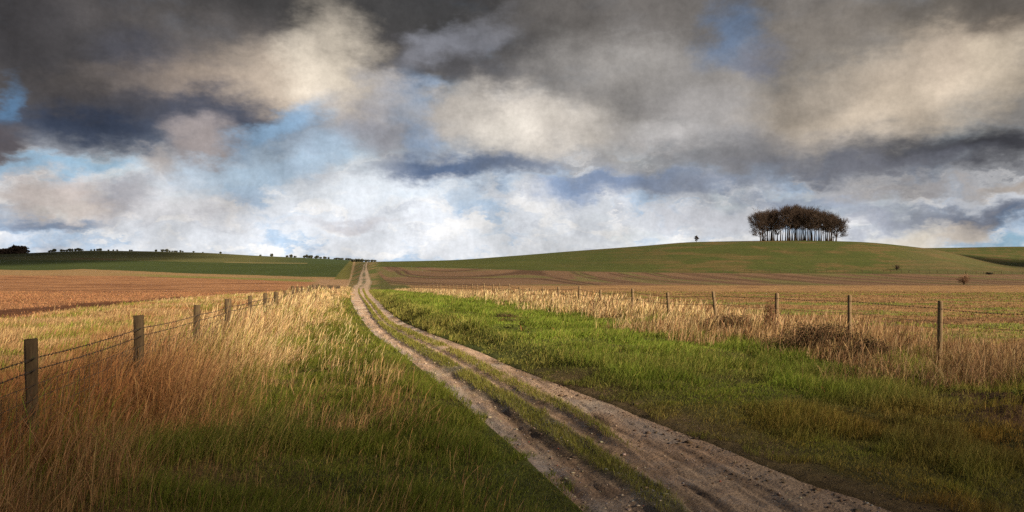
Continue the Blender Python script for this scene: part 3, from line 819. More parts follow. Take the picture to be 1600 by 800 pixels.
# --- stubble on the left field
accu = Acc()
s, y, x = scatter(-120, -11.2, 16, 150, lambda yy: 55 * (20.0 / max(yy, 20.0)) ** 1.5, -100, 900)
z = ground_z(x, y)
c = mixa([.46, .25, .13], [.30, .15, .075], rng.random(len(s)))
db = np.clip(1 - np.abs(-s - 15.5 - 3 * fbm(x / 8, y / 8, 57, 2)) / 3.6, 0, 1); k = rng.random(len(s)) > db * 1.2
s, y, x, z, c = s[k], y[k], x[k], z[k], c[k]
lod_add(accu, np.stack([x, y, z - .01], -1), rng.uniform(.05, .16, len(s)), pw(y, .008, .0010), wind(len(s), 0, 2), rng.uniform(.1, 1, len(s)), jitcol(c), y, 14, 30)
tag(accu.make('stubble', M_DRY), 'short broken straw lying on the left ploughed field', 'stubble', kind='stuff')

# ------------------------------------------------------------------ stones on the track
def stones(n, y0, y1):
    y = y0 * (y1 / y0) ** rng.random(n); e = edges(y)
    side = rng.random(n)
    u = np.where(side < .62, rng.beta(1.6, 4.0, n) * .8, np.where(side < .8, rng.uniform(.7, 1.0, n), rng.random(n)))
    s = e[:, 0] + u * (e[:, 5] - e[:, 0]); x = s - .189 * y
    z, _ = track_z(s, y)
    return x, y, z
x, y, z = stones(4800, 4.8, 40)
nc = 700      # clods of mud along the right hand edge
yc = 4.8 * (15 / 4.8) ** rng.random(nc); ec = edges(yc); sc_ = ec[:, 5] + rng.normal(-.25, .3, nc); xc = sc_ - .189 * yc
zc = np.where(sc_ < ec[:, 5], track_z(np.minimum(sc_, ec[:, 5]), yc)[0], ground_z(xc, yc))
n0 = len(x); x = np.concatenate([x, xc]); y = np.concatenate([y, yc]); z = np.concatenate([z, zc])
n = len(x); sz = rng.gamma(1.5, .0032, n) * (1 + y / 60) + .002; sz[n0:] = rng.gamma(1.6, .0055, nc) + .003
ico = np.array([[0, 0, 1], [.89, 0, .45], [.28, .85, .45], [-.72, .53, .45], [-.72, -.53, .45], [.28, -.85, .45], [.0, 0, -.6]])
tri = np.array([[0,1,2],[0,2,3],[0,3,4],[0,4,5],[0,5,1],[6,2,1],[6,3,2],[6,4,3],[6,5,4],[6,1,5]])
rot = rng.uniform(0, 6.28, n); cs, sn = np.cos(rot), np.sin(rot)
sc3 = sz[:, None] * np.stack([rng.uniform(.8, 1.6, n), rng.uniform(.7, 1.1, n), rng.uniform(.35, .75, n)], -1)
V = ico[None] * sc3[:, None, :] * rng.uniform(.75, 1.25, (n, 7, 1))
V = np.stack([V[..., 0] * cs[:, None] - V[..., 1] * sn[:, None], V[..., 0] * sn[:, None] + V[..., 1] * cs[:, None], V[..., 2]], -1) + np.stack([x, y, z], -1)[:, None, :]
T = (tri[None] + (np.arange(n) * 7)[:, None, None]).reshape(-1, 3)
pal = np.array([[.42, .36, .28], [.27, .27, .30], [.52, .44, .35], [.16, .12, .09], [.34, .25, .18]])
c = pal[rng.choice(5, n, p=[.28, .22, .2, .12, .18])]; rd = rng.random(n) < .004; c[rd] = [.38, .08, .05]; c[n0:] = mixa([.17, .115, .075], [.10, .065, .042], rng.random(nc))
tag(link('gravel', np_mesh('gravel', V.reshape(-1, 3), tris=T, col=np.repeat(jitcol(c), 7, 0)), M_STONE), 'loose flints and chalk pebbles scattered along the track ruts', 'gravel', kind='stuff')

# ------------------------------------------------------------------ generic solid builders
def tube_segs(P0, P1, R0, R1, sides=4):
    P0 = np.asarray(P0); P1 = np.asarray(P1); n = len(P0)
    d = P1 - P0; d = d / (np.linalg.norm(d, axis=1, keepdims=True) + 1e-9)
    ref = np.where(np.abs(d[:, 2:3]) > .9, np.array([[1., 0, 0]]), np.array([[0, 0, 1.]]))
    u = np.cross(d, ref); u /= np.linalg.norm(u, axis=1, keepdims=True) + 1e-9; v = np.cross(d, u)
    V = np.empty((n, sides * 2, 3))
    for k in range(sides):
        a = 2 * math.pi * k / sides
        o = u * math.cos(a) + v * math.sin(a)
        V[:, k] = P0 + o * np.asarray(R0)[:, None]; V[:, sides + k] = P1 + o * np.asarray(R1)[:, None]
    q = np.array([[k, (k + 1) % sides, sides + (k + 1) % sides, sides + k] for k in range(sides)])
    Q = (q[None] + (np.arange(n) * sides * 2)[:, None, None]).reshape(-1, 4)
    return V.reshape(-1, 3), Q
def empty(name, loc):
    o = bpy.data.objects.new(name, None); COL.objects.link(o); o.location = loc; o.empty_display_size = .2; return o
def gz(x, y): return float(ground_z(np.array([x]), np.array([y]))[0])

def square_post_mesh(w, hgt, seed):
    r_ = np.random.default_rng(seed); nz = 9; V = []
    for k in range(nz):
        z = -.3 + (hgt + .3) * k / (nz - 1)
        ww = w / 2 * (1 + r_.normal(0, .02)); ch = ww * .78
        for (ax, ay) in ((ww, ch), (ch, ww), (-ch, ww), (-ww, ch), (-ww, -ch), (-ch, -ww), (ch, -ww), (ww, -ch)):
            V.append((ax + r_.normal(0, .0015), ay + r_.normal(0, .0015), z + (r_.normal(0, .004) if k == nz - 1 else 0)))
    V.append((0, 0, hgt + .004)); c = len(V) - 1
    q = [(k*8 + i, k*8 + (i+1) % 8, (k+1)*8 + (i+1) % 8, (k+1)*8 + i) for k in range(nz - 1) for i in range(8)]
    t = [((nz-1)*8 + i, (nz-1)*8 + (i+1) % 8, c) for i in range(8)]
    return np_mesh('post', np.array(V), np.array(q), np.array(t))
def round_post_mesh(r0, hgt, seed):
    r_ = np.random.default_rng(seed); nz = 9; ns = 12; V = []; bx_, by_ = r_.normal(0, .012, 2)
    for k in range(nz):
        t = k / (nz - 1); z = -.3 + (hgt + .3) * t; rr_ = r0 * (1.08 - .16 * t) * (.86 if k == nz - 1 else 1)
        if k == nz - 2: z = hgt - .02
        for i in range(ns):
            a = 2 * math.pi * i / ns; V.append((bx_ * math.sin(t * 3) + rr_ * math.cos(a) * (1 + r_.normal(0, .02)), by_ * math.sin(t * 3) + rr_ * math.sin(a) * (1 + r_.normal(0, .02)), z))
    V.append((bx_ * math.sin(3), by_ * math.sin(3), hgt + .006)); c = len(V) - 1
    q = [(k*ns + i, k*ns + (i+1) % ns, (k+1)*ns + (i+1) % ns, (k+1)*ns + i) for k in range(nz - 1) for i in range(ns)]
    t = [((nz-1)*ns + i, (nz-1)*ns + (i+1) % ns, c) for i in range(ns)]
    return np_mesh('post', np.array(V), np.array(q), np.array(t), smooth=False)

def strand(tops, drop, rad_, barbs, ymax_barb=22, twist=True, sag=.015, offx=0.05):
    """one wire strung post to post, with barbs; returns verts, quads"""
    P0, P1, R0, R1 = [], [], [], []
    r_ = np.random.default_rng(int(drop * 1000))
    for a, b in zip(tops[:-1], tops[1:]):
        a = np.array(a) + [offx, 0, -drop]; b = np.array(b) + [offx, 0, -drop]
        ds = float(np.linalg.norm(b - a)); nseg = 8 if a[1] < 40 else 2
        prev = a
        sg = sag * r_.uniform(.5, 1.8)
        for k in range(1, nseg + 1):
            t = k / nseg; p = a + (b - a) * t - np.array([0, 0, sg * 4 * t * (1 - t)])
            P0.append(prev); P1.append(p); rr_ = max(rad_, a[1] * .00022); R0.append(rr_); R1.append(rr_); prev = p
        if barbs and a[1] < ymax_barb:
            for t in np.arange(.02, 1, .095 / ds):
                p = a + (b - a) * t - np.array([0, 0, sg * 4 * t * (1 - t)])
                for _ in range(2):
                    d = r_.normal(0, 1, 3); d /= np.linalg.norm(d); d *= .016
                    P0.append(p - d); P1.append(p + d); R0.append(.0028); R1.append(.0012)
                dd_ = (b - a) / ds * .012
                P0.append(p - dd_); P1.append(p + dd_); R0.append(.0065); R1.append(.0065)
    return tube_segs(P0, P1, R0, R1, 4)

# ------------------------------------------------------------------ left fence
fence = empty('wire_fence', (-4.09, 7.0, gz(-4.09, 7.0)))
tag(fence, 'barbed wire fence on square sawn posts in tall straw grass, left of the track', 'fence')
tops = []; off = Vector(fence.location)
r2 = np.random.default_rng(3)
pl = [(52, 530), (218, 493), (306, 477), (357, 467), (391, 462), (414, 458), (432, 456), (446, 454)]
ypos = [7.0 + 3.5 * i for i in range(-1, 36)]
for i, yy in enumerate(ypos):
    k = i - 1
    s_ = -2.77 + r2.normal(0, .03)
    if 0 <= k < len(pl):
        x_ = (pl[k][0] - 800) / F * yy; g = gz(x_, yy); top = -(pl[k][1] - HY) / F * yy
        hh = top - g
    else:
        x_ = s_ - .189 * yy; g = gz(x_, yy); hh = (1.12 if k < 0 else .94) + r2.normal(0, .03)
    me = square_post_mesh(.098 if k == 0 else .10 + r2.uniform(-.015, .02), hh, 100 + i)
    o = link('post', me, M_POST, fence); o.location = Vector((x_, yy, g)) - off
    lx, ly = r2.normal(0, .025), r2.normal(0, .02)
    o.rotation_euler = (lx, ly, .19 + r2.normal(0, .12))
    tops.append((x_ + ly * hh, yy - lx * hh, g + hh))
for dr, bb in ((.155, True), (.255, True)):
    V, Q_ = strand(tops, dr, .0034, bb, offx=.05)
    V = V - np.array(off)
    link('barbed_wire', np_mesh('barbed_wire', V, Q_), M_WIRE, fence)
# stock netting below the barbed strands
P0, P1, R0, R1 = [], [], [], []
for a, b in zip(tops[:-1], tops[1:]):
    a = np.array(a) + [.052, 0, 0]; b = np.array(b) + [.052, 0, 0]
    if a[1] > 40: break
    for dz in (.38, .50, .62, .74, .88):
        for k in range(4):
            p = a + (b - a) * k / 4; q_ = a + (b - a) * (k + 1) / 4
            P0.append(p - [0, 0, dz]); P1.append(q_ - [0, 0, dz]); R0.append(.003); R1.append(.003)
    for k in range(1, 23):
        p = a + (b - a) * k / 23
        P0.append(p - [0, 0, .38]); P1.append(p - [0, 0, .88]); R0.append(.0026); R1.append(.0026)
V, Q_ = tube_segs(P0, P1, R0, R1, 3)
link('wire_netting', np_mesh('wire_netting', V - np.array(off), Q_), M_WIRE, fence)

# ------------------------------------------------------------------ right fence
RP = [(1612, 477, 10.9), (1465, 470, None), (1334, 461, None), (1215, 458, None), (1123, 455, None), (1044, 457, None), (989, 451, None), (940, 453, None), (904, 447, None), (873, 448, None), (848, 449, None), (830, 450, None), (811, 448, None)]
f0 = (1465 - 800) / F * 13.5
fenceR = empty('wire_fence', (f0, 13.5, gz(f0, 13.5)))
tag(fenceR, 'wire fence on thin round posts in bleached grass, right of the track', 'fence')
offR = Vector(fenceR.location); tops = []
plist = []
for px_, py_, yy in RP:
    if yy is None: yy = 9.54 * F / (px_ - 558)
    plist.append((px_, py_, yy))
yy = plist[-1][2]
while yy < 138:
    yy += 3.3; plist.append((None, None, yy))
lean_fix = {2: .09, 3: .03, 4: .08, 6: .01}
for i, (px_, py_, yy) in enumerate(plist):
    if px_ is None:
        x_ = 9.54 + r2.normal(0, .05) - .189 * yy; g = gz(x_, yy); hh = .93 + r2.normal(0, .05)
    else:
        x_ = (px_ - 800) / F * yy; g = gz(x_, yy); hh = -(py_ - HY) / F * yy - g
    o = link('post', round_post_mesh(.046 + r2.uniform(-.006, .007), hh, 300 + i), M_POLE, fenceR)
    ly = lean_fix.get(i, r2.normal(0, .025)); lx = r2.normal(0, .02)
    o.location = Vector((x_ - ly * hh, yy, g)) - offR; o.rotation_euler = (lx, ly, r2.uniform(0, 3))
    tops.append((x_, yy, g + hh))
for dr in (.12, .34):
    V, Q_ = strand(tops, dr, .0022, dr < .2, offx=-.05, ymax_barb=26)
    link('wire', np_mesh('wire', V - np.array(offR), Q_), M_WIRE, fenceR)

# ------------------------------------------------------------------ distant field fence under the hill
def place(px_, yy): 
    x_ = (px_ - 800) / F * yy; return x_, yy, gz(x_, yy)
pf = [place(1130 + 14.5 * i + (i * 37 % 5), 302 + (i * 13 % 3)) for i in range(34)]
ff = empty('field_fence', pf[0]); offF = np.array(pf[0])
tag(ff, 'low distant fence between the brown field and the green hill', 'fence')
P0, P1 = [], []
for p in pf:
    V, Q_ = tube_segs([np.array(p) - [0, 0, .2] - offF], [np.array(p) + [0, 0, 1.15] - offF], [.09], [.08], 6)
    link('post', np_mesh('post', V, Q_), M_POST, ff)
V, Q_ = tube_segs([np.array(p) + [0, 0, 1.0] - offF for p in pf[:-1]], [np.array(p) + [0, 0, 1.0] - offF for p in pf[1:]], [.03] * (len(pf) - 1), [.03] * (len(pf) - 1), 4)
link('wire', np_mesh('wire', V, Q_), M_WIRE, ff)

# ------------------------------------------------------------------ bare trees
def grow(rg, start, d, length, rad0, levels, counts, lens, spread, upb, out, lean=None):
    """vectorised recursive branching; start/d (n,3)"""
    start = np.array(start, float); d = np.array(d, float); length = np.array(length, float); rad0 = np.array(rad0, float)
    for lv in range(levels):
        n = len(start)
        # two segments per branch with a bend
        bend = rg.normal(0, .16, (n, 3)); d2 = d + bend; d2[:, 2] += upb; d2 /= np.linalg.norm(d2, axis=1, keepdims=True)
        mid = start + d * (length * .5)[:, None]; end = mid + d2 * (length * .5)[:, None]
        out.append((start, mid, rad0, rad0 * .75)); out.append((mid, end, rad0 * .75, rad0 * .5))
        if lv == levels - 1: break
        m = counts[lv]
        t = rg.uniform(.25, 1.0, (n, m)); t[:, 0] = 1.0
        s2 = np.where(t[..., None] < .5, start[:, None] + (mid - start)[:, None] * (t * 2)[..., None], mid[:, None] + (end - mid)[:, None] * (t * 2 - 1)[..., None])
        nd = d2[:, None] + rg.normal(0, spread, (n, m, 3)); nd[..., 2] += upb; nd /= np.linalg.norm(nd, axis=2, keepdims=True)
        length = (length[:, None] * lens[lv] * rg.uniform(.7, 1.2, (n, m))).ravel()
        rad0 = np.repeat(rad0 * .5, m); start = s2.reshape(-1, 3); d = nd.reshape(-1, 3)
def bare_tree(seed, H, rx, low, side=0.0, minr=.020, prim=15, tr=.32, cnt=(6, 6, 5)):
    rg = np.random.default_rng(seed)
    K = 7; pts = [np.array([0, 0, -.4])]
    for k in range(1, K):
        pts.append(np.array([rg.normal(0, .12) * k * .5 + side * .25 * k, rg.normal(0, .12) * k * .5, H * .78 * k / (K - 1)]))
    pts = np.array(pts); rr_ = tr * (1 - .82 * np.linspace(0, 1, K) ** 1.1); rr_[0] *= 1.35
    tv = tube_segs(pts[:-1], pts[1:], rr_[:-1], rr_[1:], 7)
    out = []
    t = np.linspace(low, .97, prim) + rg.uniform(-.02, .02, prim); t = np.clip(t, low, 1)
    zt = t * H * .78
    st = np.stack([np.interp(zt, pts[:, 2], pts[:, 0]), np.interp(zt, pts[:, 2], pts[:, 1]), zt], -1)
    az_ = np.arange(prim) * 2.4 + rg.uniform(0, 6) + rg.normal(0, .3, prim)
    inc = np.interp(t, [low, 1], [.30, 1.25]) + rg.normal(0, .1, prim)      # steeper towards the top
    d = np.stack([np.cos(az_) * np.cos(inc), np.sin(az_) * np.cos(inc), np.sin(inc)], -1)
    d[:, 0] += side * .35; d /= np.linalg.norm(d, axis=1, keepdims=True)
    top = np.array([0, 0, H])
    ln_h = rx / np.maximum(np.cos(inc), .25) * np.interp(t, [low, .5, 1], [.62, .75, .5])
    ln_v = (H - zt) / np.maximum(np.sin(inc), .15) * .72
    ln = np.minimum(ln_h, ln_v) * rg.uniform(.8, 1.1, prim)
    grow(rg, st, d, ln * .80, tr * .30 * (ln / ln.max()) + .02, 4, cnt, [.60, .62, .62], .48, .12, out)
    A0 = np.concatenate([o[0] for o in out]); A1 = np.concatenate([o[1] for o in out])
    B0 = np.maximum(np.concatenate([o[2] for o in out]), minr); B1 = np.maximum(np.concatenate([o[3] for o in out]), minr * .8)
    # keep the crown inside an ovoid
    cv = tube_segs(A0, A1, B0, B1, 3)
    return tv, cv
CL = 490.0; MX = CL / F / 8.89
tr_x = [255, 290, 315, 355, 400, 416, 432, 485, 530, 598, 628, 660, 697, 735, 748, 788, 826, 850, 880, 912, 950, 968, 1005, 1060, 1098, 1160, 1182, 1207, 1240, 1300]
env = ([120, 200, 300, 400, 480, 510, 600, 700, 850, 1000, 1100, 1230, 1300, 1380, 1460], [350, 250, 190, 185, 190, 160, 132, 120, 148, 175, 205, 240, 285, 350, 520])
tr_x = tr_x + [275, 340, 380, 450, 560, 645, 680, 720, 765, 805, 865, 930, 1030, 1080, 1130, 1225, 1265]
NF = 30
for i, X_ in enumerate(tr_x):
    px_ = 1160 + X_ / 8.89; yy = CL + (((i * 7) % 11) - 5) * 1.9 + (8 if i >= NF else 0)
    x_, yy, g = place(px_, yy)
    base_row = 590 + (X_ - 255) * .011
    H = (base_row - np.interp(X_, *env)) * MX * (1.0 + .05 * math.sin(i * 2.3))
    edge_ = -1 if i == 0 else (1 if i == NF - 1 else 0)
    low = .16 if edge_ else (.28 if i in (1, 28, 8) else (.44 if i >= NF else .42))
    rx = 6.4 if edge_ else 6.0
    sd_ = .9 * edge_ if edge_ else .35 * (-1 if X_ < 330 else (1 if X_ > 1190 else 0))
    if i == 7: H *= .55; rx = 2.2
    tv, cv = bare_tree(1000 + i, H, rx, low, side=sd_, prim=26 if edge_ else 15, cnt=(7, 7, 6) if edge_ else (6, 6, 5), tr=.40 if X_ in (950, 968, 1005, 416, 1207) else (.22 if i >= NF else .33 + .06 * ((i * 5) % 3)))
    o = empty('beech_tree', (x_, yy, g))
    where = ('leftmost of the hilltop clump, low boughs spreading outward' if i == 0 else 'rightmost of the hilltop clump, low boughs spreading outward' if i == NF - 1 else 'left half of the hilltop clump' if X_ < 480 else 'taller middle of the hilltop clump' if X_ < 1010 else 'right half of the hilltop clump')
    lab = 'bare winter beech tree, ' + where
    if i == 7: lab = 'thin young bare tree in the gap of the hilltop clump'
    tag(o, lab, 'tree', 'bare beeches in the hilltop clump')
    link('trunk', np_mesh('trunk', tv[0], tv[1]), M_BARK, o)
    link('crown', np_mesh('crown', cv[0], cv[1]), M_TWIG, o)
# ------------------------------------------------------------------ small leafy bushes
def bush_mesh(seed, n=260, fl=.34, hollow=.25):
    rg = np.random.default_rng(seed)
    c = rg.normal(0, 1, (n, 3)); c /= np.linalg.norm(c, axis=1, keepdims=True); c *= rg.uniform(hollow, 1, (n, 1)) ** .45
    lump = 1 + .30 * np.sin(c[:, 0] * 5 + seed) * np.cos(c[:, 1] * 4 + seed * 2) + rg.normal(0, .06, n)
    c = c * lump[:, None]; c[:, 2] = c[:, 2] * .5 + .52
    a = rg.normal(0, 1, (n, 3)); a /= np.linalg.norm(a, axis=1, keepdims=True); b = np.cross(a, rg.normal(0, 1, (n, 3))); b /= np.linalg.norm(b, axis=1, keepdims=True)
    s_ = rg.uniform(.5, 1.1, (n, 1)) * fl * .5
    V = np.stack([c - a * s_ - b * s_, c + a * s_ - b * s_ * .6, c + a * s_ * .8 + b * s_, c - a * s_ * .6 + b * s_ * .9], 1).reshape(-1, 3)
    return np_mesh('bush_foliage', V, np.arange(n * 4).reshape(-1, 4))
def bush_trunk(seed):
    rg = np.random.default_rng(seed); P0, P1, R0, R1 = [], [], [], []
    for k in range(5):
        a = rg.uniform(0, 6.28); e_ = np.array([math.cos(a) * .45, math.sin(a) * .45, rg.uniform(.5, .9)])
        P0.append([0, 0, -.15]); P1.append(e_); R0.append(.07); R1.append(.025)
    V, Q_ = tube_segs(P0, P1, R0, R1, 5); return np_mesh('bush_stem', V, Q_)
bm = [bush_mesh(50 + i) for i in range(6)]; bt = [bush_trunk(60 + i) for i in range(3)]
for m_ in bm: m_.materials.append(M_BUSH)
for m_ in bt: m_.materials.append(M_BARK)
def skybush(px_, yy, w, h_, label, group, i, name='bush', cat='bush', mats=None):
    x_, yy, g = place(px_, yy)
    o = empty(name, (x_, yy, g)); tag(o, label, cat, group)
    f_ = link('foliage', bm[i % 6], None, o); f_.scale = (w / 2, w / 2, h_ * .95); f_.rotation_euler = (0, 0, i * 1.3)
    t_ = link('stem', bt[i % 3], None, o); t_.scale = (w / 2, w / 2, h_ * .7)
    return o
mpx = lambda yy: yy / F
skyl = [(76.9,3),(80.6,3),(85,4),(96,4),(100,2.5),(104.5,3),(108.8,4),(113,3),(118,4),(122.5,4),(127,3.5),(142.5,1.8),(147.5,2),(153,3),(156.5,3.2),(169.5,2),(177,1.8),(183,1.5),
        (203,2),(206,1.6),(243.8,3.4),(254,3.4),(260.6,3.6),(265,2),(269,1.6),(273,2.2),(276,1.8),(282,2.4),(285.5,2),(302.5,1.6),(317,1),(344.7,2.6)]
YL = 1060
for i, (px_, hp) in enumerate(skyl):
    w = (hp * .9 + 1.2) * mpx(YL) * (.9 + .5 * ((i * 3) % 4) / 3); 
    grp = 'bushes along the left skyline'
    skybush(px_, YL, w, hp * mpx(YL) * (.75 + .35 * ((i * 7) % 5) / 4) + .4, 'small dark round bush on the left skyline' if px_ < 200 else 'small dark bush on the skyline left of the track', grp, i)
skym = [(407,1.4,3),(424.5,3.6,4.5),(448.5,2,4),(455,3.8,5),(461,1.8,4),(475.5,3,4),(479.5,4.4,4.5),(483,3.4,4),(486.5,3.8,4.5),(493,2.2,4),(495.5,4,4.5),(501,1.8,4),(507.5,2.8,5),(513.5,2.2,3)]
for i, (px_, hp, wp) in enumerate(skym):
    skybush(px_, 1040, wp * mpx(1040) * 1.15, hp * mpx(1040) + .6, 'dark rounded tree on the skyline between field edge and track', 'trees on the skyline near the track', i, 'skyline_tree', 'tree')
for i, (px_, hp, wp, yy) in enumerate([(526,1.6,7,1000),(533,1.6,7,1000),(542.5,2,6,1000),(546.5,2.2,5,1000),(552,2.8,6,640),(556.5,3,6,640),(561,3,6,640),(565.5,3,6,640),(572,1.8,5,640),(576,1.8,4,640),(581.5,1.8,5,640),(586,1.2,4,640)]):
    skybush(px_, yy, wp * mpx(yy) * 1.2, hp * mpx(yy) + .9, 'low hedge bush where the track meets the skyline', 'hedge bushes at the head of the track', i, 'hedge_bush', 'bush')

# dark wood at the far left
rgw = np.random.default_rng(5)
ws = [place(px_, 1000) for px_ in np.linspace(-60, 29, 60)]
VV_, c0 = [], 0; QQ_ = []
for i, p in enumerate(ws):
    for rep in range(5):
        n = 40; hh = .8 * (7 + 4.2 * sm(np.array([p[0]]), place(8, 1000)[0], place(20, 1000)[0])[0]) * rgw.uniform(.85, 1.1)
        c = rgw.normal(0, 1, (n, 3)); c /= np.linalg.norm(c, axis=1, keepdims=True)
        c = c * [2.2, 2.2, hh * .5] + [p[0] + rgw.normal(0, .6), p[1] + rep * 4, p[2] + hh * .5]
        a = rgw.normal(0, .75, (n, 3)); b = rgw.normal(0, .75, (n, 3))
        VV_.append(np.stack([c - a, c - b, c + a, c + b], 1).reshape(-1, 3)); QQ_.append(np.arange(n * 4).reshape(-1, 4) + c0); c0 += n * 4
tag(link('woods', np_mesh('woods', np.concatenate(VV_), np.concatenate(QQ_)), M_TWIG), 'dark leafless wood on the skyline at the far left', 'wood', kind='stuff')

# lone tree left of the clump, thorn bushes under the hill
def small_bare(px_, yy, hpx, rx, name, label, cat, mat, seed, prim=12, lowb=.25, minr=.05):
    x_, yy, g = place(px_, yy); H = hpx * mpx(yy)
    o = empty(name, (x_, yy, g)); tag(o, label, cat)
    tv, cv = bare_tree(seed, H, rx, lowb, prim=prim, minr=minr, tr=.16)
    link('trunk', np_mesh('trunk', tv[0], tv[1]), M_BARK, o); link('crown', np_mesh('crown', cv[0], cv[1]), mat, o)
M_THORN = mat_noise('pale_thorn_twigs', (.20, .115, .075), (.32, .20, .13), (1, 1, 1), .95, .2, .05)
small_bare(1088, 497, 9, 1.3, 'thorn_tree', 'lone small bare tree on the ridge left of the beech clump', 'tree', M_TWIG, 71, 20, .2, .035)
def thorn(px_, yy, hpx, wf, label, mat, seed, nst=16):
    rg = np.random.default_rng(seed); x_, yy, g = place(px_, yy); H = hpx * mpx(yy)
    o = empty('thorn_bush', (x_, yy, g)); tag(o, label, 'bush')
    az_ = rg.uniform(0, 6.28, nst); inc = rg.uniform(.75, 1.5, nst)
    d = np.stack([np.cos(az_) * np.cos(inc) * wf, np.sin(az_) * np.cos(inc) * wf, np.sin(inc)], -1); d /= np.linalg.norm(d, axis=1, keepdims=True)
    out = []; grow(rg, np.zeros((nst, 3)) - [0, 0, .1], d, H * .58 * rg.uniform(.6, 1, nst), np.full(nst, .035), 3, [7, 6], [.55, .55], .45, .03, out)
    A0, A1 = [np.concatenate([q[k] for q in out]) for k in (0, 1)]; B0, B1 = [np.maximum(np.concatenate([q[k] for q in out]), .014) for k in (2, 3)]
    V, Q_ = tube_segs(A0[:nst], A1[:nst], B0[:nst], B1[:nst], 5); link('stem', np_mesh('stem', V, Q_), M_BARK, o)
    V, Q_ = tube_segs(A0[nst:], A1[nst:], B0[nst:], B1[nst:], 3); link('twigs', np_mesh('twigs', V, Q_), mat, o)
thorn(1506, 196, 20, .8, 'reddish bare thorn bush at the edge of the right stubble field', M_THORN, 72, 22)
thorn(1401, 318, 11, .8, 'small dark thorn bush at the foot of the hill', M_TWIG, 73, 16)
0 and small_bare(1506, 196, 20, 1.6, 'thorn_bush', 'reddish bare thorn bush at the edge of the right stubble field', 'bush', M_THORN, 72, 22, .05, .03)
0 and small_bare(1401, 318, 11, 1.1, 'thorn_bush', 'small dark thorn bush at the foot of the hill', 'bush', M_TWIG, 73, 14, .1, .04)
o = skybush(1546, 300, 2.6, .8, 'low dark bush on the field boundary at far right', None, 3)

# ------------------------------------------------------------------ dark scrub clumps at the right fence
def scrub(px_, yy, w, h_, label, seed, cols, nst=130, name='bramble_clump', upright=False):
    rg = np.random.default_rng(seed)
    x_, yy, g = place(px_, yy); o = empty(name, (x_, yy, g)); tag(o, label, 'bramble' if name == 'bramble_clump' else 'weeds')
    P0, P1, R0, R1 = [], [], [], []; tips = []
    for k in range(nst):
        b0 = np.array([np.clip(rg.normal(0, w * .18), -w * .4, w * .4), rg.normal(0, w * .10), -.05]); a = rg.uniform(0, 6.28)
        reach = (w * .10 if upright else w * .34) * rg.uniform(.3, 1); hh = h_ * rg.uniform(.55, 1.05) * math.exp(-(b0[0] / (w * .5)) ** 2)
        pts = [b0 + np.array([math.cos(a) * reach * t, math.sin(a) * reach * t, hh * (t if upright else math.sin(t * 2.3) * 1.05)]) + rg.normal(0, .012, 3) for t in np.linspace(0, 1, 6)]
        for p, q_ in zip(pts[:-1], pts[1:]):
            P0.append(p); P1.append(q_); R0.append(.004); R1.append(.0035)
        tips += pts[1:]
    V, Q_ = tube_segs(P0, P1, R0, R1, 3); V = V.copy()
    link('stems', np_mesh('stems', V, Q_), M_STEM, o)
    tips = np.array(tips); tp = np.repeat(tips, 5, 0) + rg.normal(0, .028, (len(tips) * 5, 3)); n = len(tp)
    a_ = rg.normal(0, 1, (n, 3)); a_ /= np.linalg.norm(a_, axis=1, keepdims=True); b_ = np.cross(a_, rg.normal(0, 1, (n, 3))); b_ /= np.linalg.norm(b_, axis=1, keepdims=True)
    s_ = rg.uniform(.008, .020, (n, 1))
    V = np.stack([tp - a_ * s_, tp - b_ * s_ * .6, tp + a_ * s_, tp + b_ * s_ * .6], 1).reshape(-1, 3)
    c = np.array(cols)[rg.integers(0, len(cols), n)] * rg.uniform(.7, 1.3, (n, 1))
    link('leaves', np_mesh('leaves', V, np.arange(n * 4).reshape(-1, 4), col=np.repeat(c, 4, 0)), M_LEAF, o)
M_STEM = mat_noise('dead_stems', (.11, .065, .04), (.26, .16, .09), (20, 20, 20), .9, .2)
DK = [[.065, .04, .022], [.105, .064, .034], [.05, .055, .02]]; RD = [[.26, .12, .06], [.19, .09, .05]]
scrub(1140, 19.5, 1.6, .50, 'dark bramble mound below the thin post left of the dock stems', 11, DK, 170)
scrub(1285, 14.9, 1.8, .58, 'largest dark bramble mound, left of the leaning post', 12, DK, 260)
scrub(1352, 13.7, 1.0, .38, 'dark tangled bramble just right of the leaning post', 13, DK, 130)
scrub(1203, 18.2, .55, .92, 'upright reddish brown dock stems beside the fourth post from the right', 14, RD, 70, 'dock_stems', True)
scrub(932, 31.5, 1.1, .5, 'small dark bramble by the fence midway along the right side', 15, DK, 110)
scrub(846, 43, 1.6, .45, 'small dark bramble farther up the right fence', 16, DK, 90)
scrub(790, 24.0, .9, .16, 'low dark weed tuft on the green verge', 17, [[.07, .09, .025], [.10, .09, .03]], 60, 'weed_tuft')
scrub(492, 36.0, .8, .70, 'dark green weed tuft in pale grass left of the track', 18, [[.11, .12, .03], [.16, .12, .04]], 60, 'weed_tuft', True)

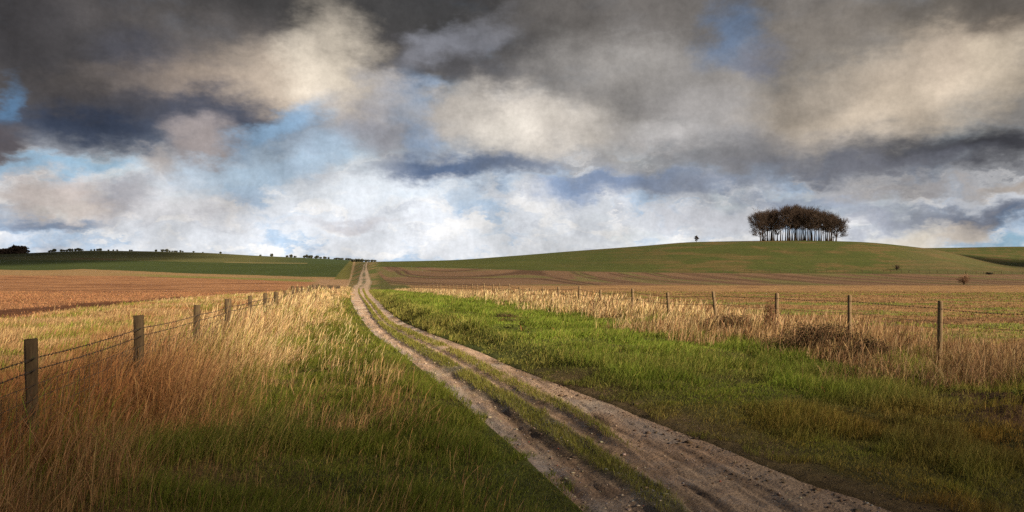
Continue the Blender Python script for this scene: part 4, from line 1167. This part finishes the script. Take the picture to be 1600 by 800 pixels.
# ------------------------------------------------------------------ unseen blockers added to shade the foreground and hills
def mat_shade_cloud():
    b = NB('shade_cloud_soft'); t = b.n('ShaderNodeTexCoord')
    ln = b.n('ShaderNodeVectorMath', operation='LENGTH')
    sc_ = b.n('ShaderNodeVectorMath', operation='MULTIPLY'); sc_.inputs[1].default_value = (1, 1, 0); b.l(t.outputs['Object'], sc_.inputs[0])
    b.l(sc_.outputs[0], ln.inputs[0])
    no = b.noise(t.outputs['Object'], 3.0, 5, .6)
    ad = b.n('ShaderNodeMath', operation='MULTIPLY_ADD'); b.l(no, ad.inputs[0]); ad.inputs[1].default_value = .75; 
    b.l(ln.outputs['Value'], ad.inputs[2])
    al = b.n('ShaderNodeMapRange', interpolation_type='SMOOTHSTEP'); b.l(ad.outputs[0], al.inputs[0])
    al.inputs[1].default_value = .85; al.inputs[2].default_value = 1.30; al.inputs[3].default_value = .80; al.inputs[4].default_value = 0
    d = b.n('ShaderNodeBsdfDiffuse'); d.inputs[0].default_value = (.7, .7, .72, 1); tr_ = b.n('ShaderNodeBsdfTransparent')
    m = b.n('ShaderNodeMixShader'); b.l(al.outputs[0], m.inputs[0]); b.l(tr_.outputs[0], m.inputs[1]); b.l(d.outputs[0], m.inputs[2])
    b.l(m.outputs[0], b.out.inputs[0]); return b.m
M_SHADE_CLOUD = mat_shade_cloud()
def shade_cloud(gx, gy, rx, ry, label, L_=900.0, rz=0.0):
    nu_, nv_ = 48, 24; V = []
    th = np.linspace(0, 2 * math.pi, nu_, endpoint=False); ph = np.linspace(-math.pi / 2, math.pi / 2, nv_)
    TH, PH = np.meshgrid(th, ph)
    xx = np.cos(TH) * np.cos(PH); yy = np.sin(TH) * np.cos(PH)
    lump = 1 + .5 * (fbm(xx * 3 + gx, yy * 3 + gy, 401, 3) - .5)
    zz = np.sin(PH) * .14 * lump + .03 * (fbm(xx * 5, yy * 5, 403, 3) - .5)
    V = np.stack([xx, yy, zz], -1).reshape(-1, 3)
    I_ = np.arange(nu_ * nv_).reshape(nv_, nu_); J_ = np.roll(I_, -1, 1)
    Q_ = np.stack([I_[:-1], J_[:-1], J_[1:], I_[1:]], -1).reshape(-1, 4)
    o = link('shade_cloud', np_mesh('shade_cloud', V, Q_, smooth=True), M_SHADE_CLOUD)
    o.location = (gx + sd[0] * L_, gy + sd[1] * L_, -1.7 + sd[2] * L_); o.scale = (rx, ry, (rx + ry) / 2); o.rotation_euler = (0, 0, rz)
    tag(o, label, 'shade_cloud', kind='structure')
shade_cloud(0, -9.5, 40, 23.0, 'unseen blocker added to shade the near end of the track')
shade_cloud(-13.5, 4, 12, 13, 'unseen blocker added to shade the left of the near track', 880)
shade_cloud(14.5, 3.5, 12, 13, 'unseen blocker added to shade the right of the near track', 920)
shade_cloud(-620, 760, 330, 520, 'unseen blocker added to shade the left hill', 2600)
shade_cloud(420, 520, 190, 330, 'unseen blocker added to shade the right shoulder of the hill', 2200)
print('verts', sum(len(o.data.vertices) for o in bpy.data.objects if o.type == 'MESH'))
